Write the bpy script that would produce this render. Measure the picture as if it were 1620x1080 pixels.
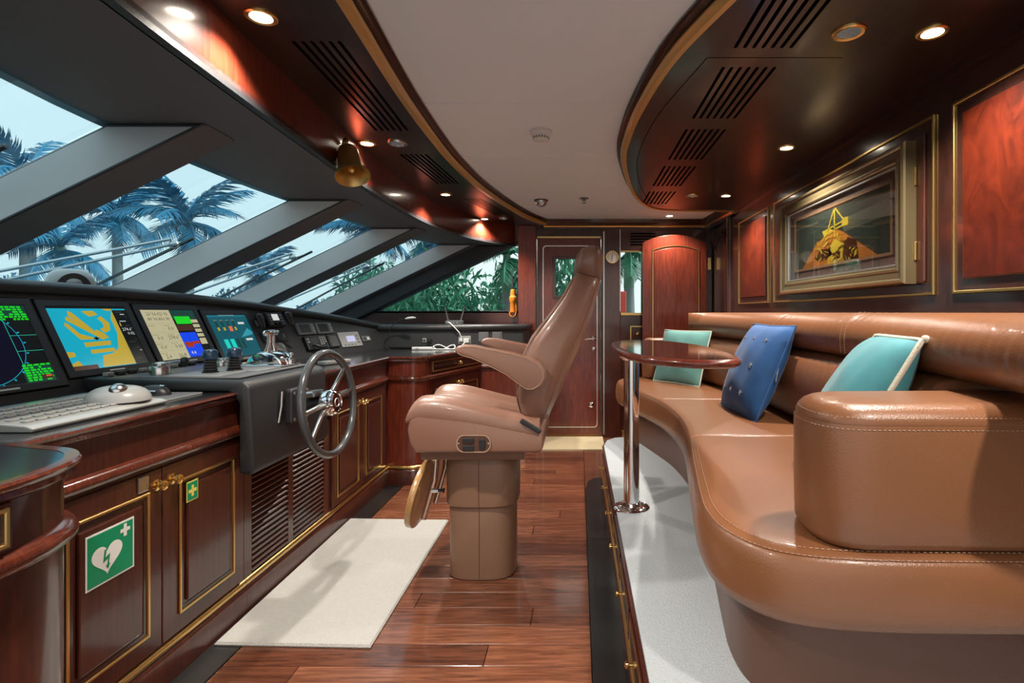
import bpy, bmesh, math, random
import numpy as np
from mathutils import Vector, Matrix

for o in list(bpy.data.objects):
    bpy.data.objects.remove(o, do_unlink=True)
SC = bpy.context.scene
COL = SC.collection
R = math.radians

# ------------------------------------------------------------------ camera
cam_d = bpy.data.cameras.new('camera')
cam = bpy.data.objects.new('camera', cam_d)
COL.objects.link(cam)
cam.location = (0, 0, 1.19)
cam.rotation_euler = (R(90), 0, 0)
cam_d.sensor_width = 36
cam_d.lens = 825 / 1620 * 36
cam_d.shift_x = -(915 - 810) / 1620
cam_d.shift_y = -(540 - 494) / 1620
cam_d.clip_start = 0.02
cam_d.clip_end = 300
SC.camera = cam

# ------------------------------------------------------------------ sky and exposure
W = bpy.data.worlds.new('world')
SC.world = W
W.use_nodes = True
wn = W.node_tree
bg = wn.nodes['Background']
tc = wn.nodes.new('ShaderNodeTexCoord')
sep = wn.nodes.new('ShaderNodeSeparateXYZ')
rmp = wn.nodes.new('ShaderNodeValToRGB')
wn.links.new(tc.outputs['Generated'], sep.inputs[0])
wn.links.new(sep.outputs['Z'], rmp.inputs[0])
wn.links.new(rmp.outputs[0], bg.inputs[0])
rmp.color_ramp.elements[0].position = 0.0
rmp.color_ramp.elements[0].color = (1.0, 0.90, 0.82, 1)
rmp.color_ramp.elements[1].position = 0.75
rmp.color_ramp.elements[1].color = (0.95, 0.90, 0.90, 1)
bg.inputs[1].default_value = 0.78

sun_d = bpy.data.lights.new('palm_fill_sun', 'SUN'); sun_d.energy = 2.6; sun_d.angle = R(25); sun_d.color = (1.0, 0.95, 0.88)  # soft sun added to brighten the palms outside; no direct sun here
sun = bpy.data.objects.new('palm_fill_sun', sun_d); COL.objects.link(sun)
sun.rotation_euler = Vector((0.80, 0.05, 0.60)).to_track_quat('Z', 'Y').to_euler()

SC.view_settings.view_transform = 'Standard'
SC.view_settings.look = 'None'
SC.view_settings.gamma = 1
SC.view_settings.use_curve_mapping = False
SC.view_settings.exposure = 0.78
LAMP_W = 60.0          # watts of one recessed downlight
LAMP_C = (1.0, 0.91, 0.80)

# ------------------------------------------------------------------ materials
MAT = {}
def nodes_of(name):
    m = bpy.data.materials.new(name)
    m.use_nodes = True
    MAT[name] = m
    nt = m.node_tree
    return m, nt, nt.nodes['Principled BSDF']
def plain(name, col, rough=0.5, metal=0.0, coat=0.0, bump=0.0, bscale=200.0, var=0.0, vscale=6.0, spec=0.5, sheen=0.0):
    m, nt, p = nodes_of(name)
    p.inputs['Base Color'].default_value = (*col, 1)
    p.inputs['Roughness'].default_value = rough
    p.inputs['Metallic'].default_value = metal
    p.inputs['Coat Weight'].default_value = coat
    p.inputs['Coat Roughness'].default_value = 0.08
    p.inputs['Specular IOR Level'].default_value = spec
    if sheen:
        p.inputs['Sheen Weight'].default_value = sheen
        p.inputs['Sheen Roughness'].default_value = 0.4
    t = nt.nodes.new('ShaderNodeTexCoord')
    if var:
        n = nt.nodes.new('ShaderNodeTexNoise'); n.inputs['Scale'].default_value = vscale
        n.inputs['Detail'].default_value = 4
        nt.links.new(t.outputs['Object'], n.inputs['Vector'])
        mx = nt.nodes.new('ShaderNodeMix'); mx.data_type = 'RGBA'
        mx.inputs[6].default_value = (*[c * (1 - var) for c in col], 1)
        mx.inputs[7].default_value = (*[min(1, c * (1 + var)) for c in col], 1)
        nt.links.new(n.outputs['Fac'], mx.inputs[0])
        nt.links.new(mx.outputs[2], p.inputs['Base Color'])
    if bump:
        n = nt.nodes.new('ShaderNodeTexNoise'); n.inputs['Scale'].default_value = bscale
        n.inputs['Detail'].default_value = 3
        nt.links.new(t.outputs['Object'], n.inputs['Vector'])
        b = nt.nodes.new('ShaderNodeBump'); b.inputs['Strength'].default_value = bump
        b.inputs['Distance'].default_value = 0.004
        nt.links.new(n.outputs['Fac'], b.inputs['Height'])
        nt.links.new(b.outputs[0], p.inputs['Normal'])
    return m
def wood(name, c0, c1, stretch=(14, 14, 1.2), rough=0.28, coat=0.6, burl=False):
    m, nt, p = nodes_of(name)
    t = nt.nodes.new('ShaderNodeTexCoord')
    mp = nt.nodes.new('ShaderNodeMapping'); mp.inputs['Scale'].default_value = stretch
    nt.links.new(t.outputs['Object'], mp.inputs[0])
    n = nt.nodes.new('ShaderNodeTexNoise')
    n.inputs['Scale'].default_value = 2.2 if burl else 5.0
    n.inputs['Detail'].default_value = 7; n.inputs['Roughness'].default_value = 0.62
    n.inputs['Distortion'].default_value = 2.5 if burl else 0.5
    nt.links.new(mp.outputs[0], n.inputs['Vector'])
    rp = nt.nodes.new('ShaderNodeValToRGB')
    rp.color_ramp.elements[0].position = 0.33; rp.color_ramp.elements[0].color = (*c0, 1)
    rp.color_ramp.elements[1].position = 0.68; rp.color_ramp.elements[1].color = (*c1, 1)
    nt.links.new(n.outputs['Fac'], rp.inputs[0])
    nt.links.new(rp.outputs[0], p.inputs['Base Color'])
    p.inputs['Roughness'].default_value = rough
    p.inputs['Coat Weight'].default_value = coat
    p.inputs['Coat Roughness'].default_value = 0.1
    return m
def emis(name, col, s=1.0):
    m, nt, p = nodes_of(name)
    p.inputs['Base Color'].default_value = (0.01, 0.01, 0.01, 1)
    p.inputs['Roughness'].default_value = 0.25
    p.inputs['Emission Color'].default_value = (*col, 1)
    p.inputs['Emission Strength'].default_value = s
    return m
def glass(name, tint, refl=0.35):
    m = bpy.data.materials.new(name); m.use_nodes = True; MAT[name] = m
    nt = m.node_tree; nt.nodes.clear()
    out = nt.nodes.new('ShaderNodeOutputMaterial')
    tr = nt.nodes.new('ShaderNodeBsdfTransparent'); tr.inputs[0].default_value = (*tint, 1)
    gl = nt.nodes.new('ShaderNodeBsdfGlossy'); gl.inputs['Roughness'].default_value = 0.02
    fr = nt.nodes.new('ShaderNodeFresnel'); fr.inputs['IOR'].default_value = 1.4
    mu = nt.nodes.new('ShaderNodeMath'); mu.operation = 'MULTIPLY'; mu.inputs[1].default_value = refl
    mx = nt.nodes.new('ShaderNodeMixShader')
    nt.links.new(fr.outputs[0], mu.inputs[0]); nt.links.new(mu.outputs[0], mx.inputs[0])
    nt.links.new(tr.outputs[0], mx.inputs[1]); nt.links.new(gl.outputs[0], mx.inputs[2])
    nt.links.new(mx.outputs[0], out.inputs[0])
    return m

wood('mahogany', (0.036, 0.0085, 0.005), (0.078, 0.0165, 0.0085))
wood('mahogany_red', (0.085, 0.012, 0.006), (0.20, 0.032, 0.014))
wood('bead_wood', (0.050, 0.010, 0.005), (0.125, 0.024, 0.010), rough=0.2, coat=0.9)
wood('mahogany_dark', (0.020, 0.008, 0.006), (0.055, 0.017, 0.011), rough=0.24)
wood('soffit_wood', (0.014, 0.006, 0.004), (0.036, 0.013, 0.007), stretch=(12, 1.2, 12), rough=0.32, coat=0.25)
wood('burl', (0.040, 0.0055, 0.0022), (0.110, 0.014, 0.0045), stretch=(3, 3, 2.2), rough=0.32, coat=0.2, burl=True)
wood('plank_wood', (0.072, 0.023, 0.012), (0.215, 0.074, 0.036), stretch=(1.1, 14, 14), rough=0.26, coat=0.45)
wood('plank_wood_light', (0.092, 0.031, 0.016), (0.265, 0.098, 0.049), stretch=(1.1, 14, 14), rough=0.26, coat=0.45)
wood('plank_wood_dark', (0.052, 0.016, 0.009), (0.155, 0.051, 0.025), stretch=(1.1, 14, 14), rough=0.26, coat=0.45)
wood('oak_board', (0.30, 0.15, 0.05), (0.50, 0.28, 0.10), stretch=(8, 8, 2))
plain('gold', (0.78, 0.53, 0.20), 0.28, 1.0)
plain('brass', (0.85, 0.62, 0.25), 0.18, 1.0)
plain('bell_brass', (0.75, 0.52, 0.20), 0.36, 0.85)
plain('gilt_wood', (0.66, 0.38, 0.11), 0.35, 0.35, coat=0.3)
plain('chrome', (0.86, 0.86, 0.87), 0.07, 1.0)
plain('steel', (0.60, 0.60, 0.60), 0.25, 1.0)
plain('silver_trim', (0.75, 0.75, 0.74), 0.3, 0.9)
plain('black_leather', (0.022, 0.023, 0.025), 0.42, bump=0.25, bscale=350)
plain('dash_black', (0.040, 0.041, 0.044), 0.5, bump=0.15, bscale=500)
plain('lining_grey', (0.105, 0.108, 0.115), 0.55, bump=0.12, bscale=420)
plain('lining_lit', (0.62, 0.61, 0.60), 0.6, bump=0.08, bscale=420)  # the grey lining with window light put into its colour
plain('worktop_black', (0.018, 0.019, 0.021), 0.16, coat=0.4)
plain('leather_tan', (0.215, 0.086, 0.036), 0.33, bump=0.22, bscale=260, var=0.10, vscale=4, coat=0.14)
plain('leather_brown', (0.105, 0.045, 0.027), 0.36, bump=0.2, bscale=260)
plain('leather_chair', (0.265, 0.135, 0.092), 0.33, bump=0.22, bscale=260, var=0.06, vscale=5, coat=0.22)
plain('leather_column', (0.21, 0.115, 0.070), 0.42, bump=0.2, bscale=260)
plain('stitch', (0.46, 0.31, 0.22), 0.6)
plain('stitch_white', (0.80, 0.76, 0.70), 0.6)
plain('carpet', (0.44, 0.475, 0.50), 0.95, bump=0.9, bscale=160, var=0.12, vscale=90, spec=0.1)
plain('rug', (0.40, 0.395, 0.375), 0.95, bump=0.9, bscale=190, var=0.08, vscale=60, spec=0.1)
plain('mat_beige', (0.62, 0.52, 0.33), 0.8, var=0.1)
plain('floor_black', (0.014, 0.014, 0.014), 0.30, coat=0.2)
plain('ceiling_white', (0.88, 0.94, 0.97), 0.55)
plain('white_plastic', (0.75, 0.75, 0.73), 0.4)
plain('grey_plastic', (0.33, 0.335, 0.33), 0.45)
plain('mid_grey', (0.16, 0.16, 0.165), 0.45)
plain('dark_plastic', (0.020, 0.020, 0.022), 0.4)
plain('black_void', (0.002, 0.002, 0.002), 0.9, spec=0.0)
plain('rubber', (0.015, 0.015, 0.016), 0.6)
plain('grey_enamel', (0.36, 0.36, 0.345), 0.3, coat=0.3)
plain('velvet_blue', (0.012, 0.080, 0.245), 0.75, var=0.5, vscale=9, sheen=0.12)
plain('velvet_aqua', (0.050, 0.235, 0.275), 0.75, var=0.35, vscale=9, sheen=0.2)
plain('velvet_seafoam', (0.105, 0.275, 0.255), 0.75, var=0.3, vscale=9, sheen=0.2)
plain('piping_pale', (0.62, 0.66, 0.55), 0.7)
plain('rope', (0.55, 0.52, 0.42), 0.8, bump=0.6, bscale=220)
plain('silver_star', (0.75, 0.77, 0.80), 0.25, 0.8)
plain('sign_green', (0.0, 0.26, 0.11), 0.35)
plain('sign_white', (0.78, 0.78, 0.74), 0.35)
plain('sign_yellow', (0.75, 0.62, 0.12), 0.35)
plain('frame_bronze', (0.20, 0.155, 0.080), 0.25, 0.55, coat=0.3)
plain('mat_board', (0.17, 0.11, 0.085), 0.7, var=0.5, vscale=45)
plain('fillet', (0.45, 0.25, 0.13), 0.4, 0.2)
plain('art_dark', (0.055, 0.075, 0.058), 0.12, coat=0.8, var=0.5, vscale=2.5)
plain('art_dim', (0.13, 0.135, 0.10), 0.12, coat=0.8)
plain('art_orange', (0.62, 0.22, 0.04), 0.12, coat=0.8, var=0.4, vscale=9)
plain('art_gold', (0.95, 0.58, 0.06), 0.12, coat=0.8, var=0.4, vscale=14)
plain('art_brown', (0.085, 0.030, 0.014), 0.12, coat=0.8)
plain('orange_plastic', (0.85, 0.25, 0.02), 0.4)
plain('red_plastic', (0.70, 0.05, 0.03), 0.4)
plain('dial_white', (0.92, 0.90, 0.82), 0.4)
plain('knob_blue', (0.015, 0.05, 0.10), 0.25, coat=0.5)
plain('bark', (0.20, 0.20, 0.19), 0.9, var=0.3, vscale=3)
plain('frond', (0.012, 0.150, 0.260), 0.55, var=0.35, vscale=0.7)  # leaf colour includes the blue cast of the windscreen glass
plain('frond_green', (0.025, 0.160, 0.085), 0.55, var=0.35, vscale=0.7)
plain('crownshaft', (0.10, 0.20, 0.12), 0.6)
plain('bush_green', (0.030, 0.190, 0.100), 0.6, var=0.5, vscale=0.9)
plain('bush_glass_tint', (0.012, 0.140, 0.235), 0.6, var=0.5, vscale=0.9)  # green foliage with the glass's blue cast painted in
plain('water', (0.02, 0.06, 0.08), 0.1)
plain('render_white', (0.60, 0.60, 0.58), 0.7)
plain('deck_white', (0.70, 0.70, 0.68), 0.5)
emis('lamp_glow', (1.0, 0.92, 0.78), 14.0)
plain('wheel_rim', (0.060, 0.064, 0.068), 0.22, 0.0, coat=0.6)
plain('mahogany_gloss', (0.030, 0.012, 0.009), 0.06, coat=1.0, var=0.5, vscale=6)
emis('lamp_dim', (0.75, 0.70, 0.66), 0.06)
for nm, c, s in (('scr_black', (0.004, 0.006, 0.006), 1), ('scr_green', (0.01, 0.62, 0.015), 1), ('scr_teal_line', (0.02, 0.42, 0.28), 1),
                 ('scr_cyan', (0.006, 0.36, 0.50), 1), ('scr_ochre', (0.46, 0.33, 0.03), 1), ('scr_brown', (0.06, 0.022, 0.012), 1),
                 ('scr_cream', (0.47, 0.43, 0.26), 1), ('scr_cream_dark', (0.36, 0.32, 0.19), 1), ('scr_ink', (0.05, 0.05, 0.035), 1),
                 ('scr_deepgreen', (0.006, 0.045, 0.035), 1), ('scr_blue', (0.005, 0.06, 0.80), 1), ('scr_red', (0.36, 0.03, 0.008), 1),
                 ('scr_petrol', (0.004, 0.085, 0.115), 1), ('scr_petrol_light', (0.03, 0.28, 0.36), 1), ('scr_orange', (0.70, 0.14, 0.04), 1),
                 ('scr_turq', (0.01, 0.60, 0.50), 1), ('scr_white', (0.62, 0.64, 0.62), 1), ('scr_lilac', (0.52, 0.52, 0.75), 1), ('scr_navy', (0.002, 0.002, 0.012), 1)):
    emis(nm, c, s * 0.6)
glass('glass_blue', (0.74, 0.93, 1.0), 0.2)
glass('glass_side', (0.80, 0.95, 0.97), 0.2)
glass('glass_clear', (0.95, 0.96, 0.96), 0.5)

# ------------------------------------------------------------------ mesh helpers
ORIG = {}
def cr(pts, n=8, closed=False):
    """Catmull-Rom through pts, n steps for each span."""
    P = [Vector(p) for p in pts]; out = []
    N = len(P); rng = N if closed else N - 1
    for i in range(rng):
        p1, p2 = P[i], P[(i + 1) % N]
        p0 = P[(i - 1) % N] if closed or i > 0 else p1 * 2 - p2
        p3 = P[(i + 2) % N] if closed or i + 2 < N else p2 * 2 - p1
        for k in range(n):
            t = k / n
            out.append(0.5 * ((2 * p1) + (p2 - p0) * t + (2 * p0 - 5 * p1 + 4 * p2 - p3) * t * t + (3 * p1 - p0 - 3 * p2 + p3) * t ** 3))
    if not closed: out.append(P[-1])
    return out
def interp(pts, y):
    """x at y on a list of (y, x)."""
    ys = [p[0] for p in pts]; xs = [p[1] for p in pts]
    return float(np.interp(y, ys, xs))
def smooth_fn(pts, n=10):
    c = cr([Vector((a, b, 0)) for a, b in pts], n)
    q = [(v.x, v.y) for v in c]
    return lambda y: interp(q, y)
def inset_poly(poly, d):
    """offset closed ccw polygon inwards by d (number or list per edge)."""
    N = len(poly)
    dd = d if isinstance(d, (list, tuple)) else [d] * N
    out = []
    for i in range(N):
        p0, p1, p2 = Vector(poly[i - 1]), Vector(poly[i]), Vector(poly[(i + 1) % N])
        a = (p1 - p0); b = (p2 - p1)
        if a.length < 1e-9: a = b
        if b.length < 1e-9: b = a
        a.normalize(); b.normalize()
        na = Vector((-a.y, a.x)); nb = Vector((-b.y, b.x))
        d0, d1 = dd[i - 1], dd[i]
        den = 1 + na.dot(nb)
        if abs(d0 - d1) < 1e-9:
            v = (na + nb) / max(den, 0.3) * d0
        else:
            cx = a.x * b.y - a.y * b.x
            if abs(cx) < 0.15: v = (na * d0 + nb * d1) / 2
            else:
                q0 = p1 + na * d0; q1 = p1 + nb * d1
                t = ((q1.x - q0.x) * b.y - (q1.y - q0.y) * b.x) / cx
                v = q0 + a * t - p1
        out.append((p1.x + v.x, p1.y + v.y))
    return out

class B:
    def __init__(s): s.v = []; s.f = []; s.m = []; s.cur = 0
    def add(s, verts, faces):
        n = len(s.v); s.v += [tuple(v) for v in verts]
        s.f += [tuple(i + n for i in f) for f in faces]; s.m += [s.cur] * len(faces); return s
    def mat(s, i): s.cur = i; return s
    def box(s, x0, x1, y0, y1, z0, z1):
        return s.add([(x0, y0, z0), (x1, y0, z0), (x1, y1, z0), (x0, y1, z0), (x0, y0, z1), (x1, y0, z1), (x1, y1, z1), (x0, y1, z1)],
                     [(3, 2, 1, 0), (4, 5, 6, 7), (0, 1, 5, 4), (1, 2, 6, 5), (2, 3, 7, 6), (3, 0, 4, 7)])
    def hexa(s, p): return s.add(p, [(3, 2, 1, 0), (4, 5, 6, 7), (0, 1, 5, 4), (1, 2, 6, 5), (2, 3, 7, 6), (3, 0, 4, 7)])
    def obox(s, o, U, V, Wd, u0, u1, v0, v1, w0, w1):
        """box in the frame (U, V, W) about o."""
        o = Vector(o); q = []
        for w in (w0, w1):
            for (u, v) in ((u0, v0), (u1, v0), (u1, v1), (u0, v1)): q.append(o + U * u + V * v + Wd * w)
        return s.hexa(q)
    def prism(s, poly, o, U, V, Wd, w0, w1):
        o = Vector(o); n = len(poly)
        a = [o + U * u + V * v + Wd * w0 for u, v in poly]; b = [o + U * u + V * v + Wd * w1 for u, v in poly]
        return s.add(a + b, [tuple(range(n - 1, -1, -1)), tuple(range(n, 2 * n))] + [(i, (i + 1) % n, n + (i + 1) % n, n + i) for i in range(n)])
    def zprism(s, poly, z0, z1): return s.prism(poly, (0, 0, 0), Vector((1, 0, 0)), Vector((0, 1, 0)), Vector((0, 0, 1)), z0, z1)
    def layers(s, loops, cap0=True, cap1=True):
        n = len(loops[0]); vs = [p for l in loops for p in l]; fs = []
        for k in range(len(loops) - 1):
            for i in range(n):
                j = (i + 1) % n; fs.append((k * n + i, k * n + j, (k + 1) * n + j, (k + 1) * n + i))
        if cap0: fs.append(tuple(range(n - 1, -1, -1)))
        if cap1: b = (len(loops) - 1) * n; fs.append(tuple(range(b, b + n)))
        return s.add(vs, fs)
    def puff(s, poly, prof, weights=None):
        """plan polygon (ccw) with a rounded edge: prof = [(inset, z)...] bottom to top."""
        loops = []
        for d, z in prof:
            q = inset_poly(poly, [d * w for w in weights] if weights else d)
            loops.append([(x, y, z) for x, y in q])
        return s.layers(loops)
    def tube(s, pts, r, n=10, closed=False, caps=True):
        P = [Vector(p) for p in pts]; N = len(P)
        rr = r if isinstance(r, (list, tuple)) else [r] * N
        loops = []; up = None
        for i in range(N):
            if closed: t = P[(i + 1) % N] - P[i - 1]
            else: t = P[min(i + 1, N - 1)] - P[max(i - 1, 0)]
            t.normalize()
            if up is None:
                up = Vector((0, 0, 1)) if abs(t.z) < 0.9 else Vector((1, 0, 0))
            u = (up - t * up.dot(t)); u.normalize(); w = t.cross(u); up = u
            loops.append([P[i] + (u * math.cos(2 * math.pi * k / n) + w * math.sin(2 * math.pi * k / n)) * rr[i] for k in range(n)])
        if closed: loops.append(loops[0]); return s.layers(loops, False, False)
        return s.layers(loops, caps, caps)
    def sweep(s, path, prof, closed=False, z=0.0):
        """closed profile [(d, z)] swept along a plan path; d is to the right of the travel direction."""
        P = [Vector((p[0], p[1])) for p in path]; N = len(P); loops = []
        for i in range(N):
            a = P[i] - P[i - 1] if (i > 0 or closed) else P[1] - P[0]
            b = P[(i + 1) % N] - P[i] if (i < N - 1 or closed) else P[-1] - P[-2]
            a.normalize(); b.normalize()
            na = Vector((a.y, -a.x)); nb = Vector((b.y, -b.x))
            m = (na + nb) / max(1 + na.dot(nb), 0.35)
            loops.append([(P[i].x + m.x * d, P[i].y + m.y * d, z + h) for d, h in prof])
        if closed: loops.append(loops[0]); return s.layers(loops, False, False)
        return s.layers(loops)
    def lathe(s, prof, o, ax=(0, 0, 1), n=24):
        o = Vector(o); a = Vector(ax).normalized()
        u = (Vector((1, 0, 0)) if abs(a.x) < 0.9 else Vector((0, 1, 0))); u = (u - a * u.dot(a)).normalized(); w = a.cross(u)
        loops = [[o + a * h + (u * math.cos(2 * math.pi * k / n) + w * math.sin(2 * math.pi * k / n)) * max(r, 1e-4) for k in range(n)] for r, h in prof]
        return s.layers(loops)
    def ball(s, c, r, n=16, m=10, sc=(1, 1, 1)):
        c = Vector(c)
        loops = []
        for j in range(m + 1):
            ph = -math.pi / 2 + math.pi * j / m
            loops.append([c + Vector((math.cos(ph) * math.cos(2 * math.pi * k / n) * sc[0], math.cos(ph) * math.sin(2 * math.pi * k / n) * sc[1], math.sin(ph) * sc[2])) * r for k in range(n)])
        return s.layers(loops)
    def frame(s, o, U, V, Wd, u0, u1, v0, v1, wd, w0, w1):
        """rectangular frame of bar width wd."""
        out = [(u0, v0), (u1, v0), (u1, v1), (u0, v1)]; inn = [(u0 + wd, v0 + wd), (u1 - wd, v0 + wd), (u1 - wd, v1 - wd), (u0 + wd, v1 - wd)]
        return s.ring(o, U, V, Wd, out, inn, w0, w1)
    def ring(s, o, U, V, Wd, out, inn, w0, w1):
        o = Vector(o); n = len(out)
        pt = lambda p, w: o + U * p[0] + V * p[1] + Wd * w
        vs = [pt(p, w0) for p in out] + [pt(p, w1) for p in out] + [pt(p, w1) for p in inn] + [pt(p, w0) for p in inn]
        fs = []
        for i in range(n):
            j = (i + 1) % n
            for k in range(4): fs.append((k * n + i, k * n + j, ((k + 1) % 4) * n + j, ((k + 1) % 4) * n + i))
        return s.add(vs, fs)
    def text(s, body, o, U, V, size, align='LEFT', W0=None):
        cu = bpy.data.curves.new('t', 'FONT'); cu.body = body; cu.size = size; cu.align_x = align; cu.resolution_u = 1
        ob = bpy.data.objects.new('t', cu); COL.objects.link(ob)
        dg = bpy.context.evaluated_depsgraph_get()
        me = ob.evaluated_get(dg).to_mesh()
        o = Vector(o)
        s.add([o + U * v.co.x + V * v.co.y for v in me.vertices], [tuple(p.vertices) for p in me.polygons])
        bpy.data.objects.remove(ob, do_unlink=True); bpy.data.curves.remove(cu)
        return s
    def build(s, name, mats, parent=None, smooth=None, bevel=0.0, bseg=2, label=None, cat=None, group=None, kind=None, sub=0, flip=True, origin=None):
        if isinstance(mats, str): mats = [mats]
        bm = bmesh.new()
        vs = [bm.verts.new(v) for v in s.v]
        for f, mi in zip(s.f, s.m):
            if len(set(f)) < 3: continue
            try: bf = bm.faces.new([vs[i] for i in f]); bf.material_index = mi
            except ValueError: pass
        bmesh.ops.remove_doubles(bm, verts=bm.verts, dist=1e-6)
        if flip: bmesh.ops.recalc_face_normals(bm, faces=bm.faces)
        if bevel:
            es = [e for e in bm.edges if len(e.link_faces) == 2 and e.calc_face_angle(0) > R(28)]
            bmesh.ops.bevel(bm, geom=es, offset=bevel, segments=bseg, profile=0.5, affect='EDGES', clamp_overlap=True)
        if parent is not None: org = Vector(ORIG[parent.name])
        elif origin is not None: org = Vector(origin)
        else:
            xs = [v.co for v in bm.verts]
            lo = Vector((min(c.x for c in xs), min(c.y for c in xs), min(c.z for c in xs))); hi = Vector((max(c.x for c in xs), max(c.y for c in xs), 0))
            org = Vector(((lo.x + hi.x) / 2, (lo.y + hi.y) / 2, lo.z))
        for v in bm.verts: v.co -= org
        me = bpy.data.meshes.new(name); bm.to_mesh(me); bm.free()
        for m in mats: me.materials.append(MAT[m])
        if smooth:
            me.shade_smooth(); me.set_sharp_from_angle(angle=R(smooth if smooth > 1 else 40))
        o = bpy.data.objects.new(name, me); COL.objects.link(o)
        ORIG[o.name] = org
        if parent is not None: o.parent = parent
        else: o.location = org
        if sub:
            md = o.modifiers.new('sub', 'SUBSURF'); md.levels = sub; md.render_levels = sub
        tag(o, label, cat, group, kind)
        return o
def tag(o, label=None, cat=None, group=None, kind=None):
    if label: o['label'] = label
    if cat: o['category'] = cat
    if group: o['group'] = group
    if kind: o['kind'] = kind
    return o
def thing(name, label, cat, loc=(0, 0, 0), group=None, kind=None):
    o = bpy.data.objects.new(name, None); COL.objects.link(o); o.location = loc
    o.empty_display_size = 0.05
    ORIG[o.name] = Vector(loc)
    return tag(o, label, cat, group, kind)
def copy_tree(o, parent=None):
    c = o.copy(); COL.objects.link(c); c.parent = parent
    ORIG[c.name] = ORIG.get(o.name, Vector((0, 0, 0)))
    for ch in list(o.children): copy_tree(ch, c)
    return c
X, Y, Z = Vector((1, 0, 0)), Vector((0, 1, 0)), Vector((0, 0, 1))
rnd = random.Random(7)
# ================================================================== THE SETTING
YF = 5.01            # far side wall
XR = 1.28            # aft wall behind the sofa
Y0 = -0.45           # where the room is cut off behind the camera
ZS = 2.02            # underside of the wooden soffits
ZC = 2.072           # white ceiling
PLAT = 0.27          # sofa platform

# ---- floor: dark base with a black border, planks laid across
floor = B().box(-2.2, 1.35, Y0, YF + 0.03, -0.08, -0.012).build('floor', 'floor_black', kind='structure', label='dark red plank floor with black border', origin=(0, 2.4, -0.012))
pw = 0.1155
meshes = {}
row = 0; y = YF - 0.02
while y > Y0 + pw:
    xs = [-1.2]
    x = -1.2 - 1.15 + (row * 0.437 % 1.0) * 1.1
    while x < 0.045:
        x += 1.15
        if -1.1 < x < -0.05: xs.append(x)
    xs.append(0.045)
    for i in range(len(xs) - 1):
        B().box(xs[i] + 0.0012, xs[i + 1] - 0.0012, y - pw + 0.0012, y - 0.0012, -0.012, 0.0).build(
            'plank', ('plank_wood', 'plank_wood_light', 'plank_wood_dark')[rnd.choice((0, 0, 1, 2))], floor, bevel=0.0012, bseg=1)
    y -= pw; row += 1
# black border strips of the floor
bp = [(0.047, Y0), (0.165, Y0), (0.165, 3.76), (0.137, 3.76), (0.10, 3.735), (0.065, 3.66), (0.047, 3.5)]
B().zprism(bp, -0.012, 0.001).build('border', 'floor_black', floor)
B().box(-1.36, -1.203, Y0, YF, -0.012, 0.0).build('border', 'floor_black', floor)
B().zprism([(0.047, 3.5), (0.065, 3.66), (0.10, 3.735), (0.165, 3.77), (0.165, YF), (0.047, YF)], -0.012, -0.0005).build('plank', 'plank_wood', floor)
B().zprism([(0.165, 3.3), (1.3, 3.3), (1.3, YF), (0.165, YF)], -0.012, -0.0005).build('plank', 'plank_wood', floor)

# ---- plan curves of the windscreen, header, soffits
gt = smooth_fn([(-0.6, -0.95), (0.3, -1.25), (0.95, -1.42), (1.357, -1.505), (1.766, -1.58), (2.46, -1.625), (2.95, -1.62), (3.94, -1.54), (4.5, -1.42), (4.885, -1.29), (5.05, -1.24)])
ZW = 1.83            # window head
SL = 0.485           # rake of the windscreen
DEP = 0.325          # lining in front of the glass, along x
def gx(y, z): return gt(y) - (ZW - z) / SL
Hp = [(-0.45, -0.74), (0.4, -0.86), (1.069, -0.952), (1.535, -1.0), (2.164, -1.055), (2.55, -1.085), (3.0, -1.10), (3.5, -1.10), (4.0, -1.06), (4.4, -0.965), (4.757, -0.81), (5.02, -0.60)]
hp = [(v.y, v.x) for v in cr([Vector((a, b, 0)) for a, b in Hp], 5)]         # (x, y)
Lp = [(-0.45, -0.44), (0.3, -0.53), (0.9, -0.59), (1.386, -0.63), (2.05, -0.683), (2.696, -0.703), (3.1, -0.692), (3.53, -0.655), (4.1, -0.565), (4.596, -0.45), (5.0, -0.30)]
lp = [(v.y, v.x) for v in cr([Vector((a, b, 0)) for a, b in Lp], 5)]
Rp = [(-0.45, 1.27), (0.2, 0.95), (0.7, 0.69), (1.05, 0.52), (1.386, 0.403), (1.738, 0.305), (2.181, 0.251), (2.5, 0.238), (2.75, 0.242), (3.057, 0.278), (3.53, 0.364), (3.85, 0.448), (4.06, 0.535), (4.19, 0.64), (4.24, 0.80), (4.255, 1.0), (4.26, 1.275)]
rp_ = [(v.y, v.x) for v in cr([Vector((a, b, 0)) for a, b in Rp], 5)]

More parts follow.
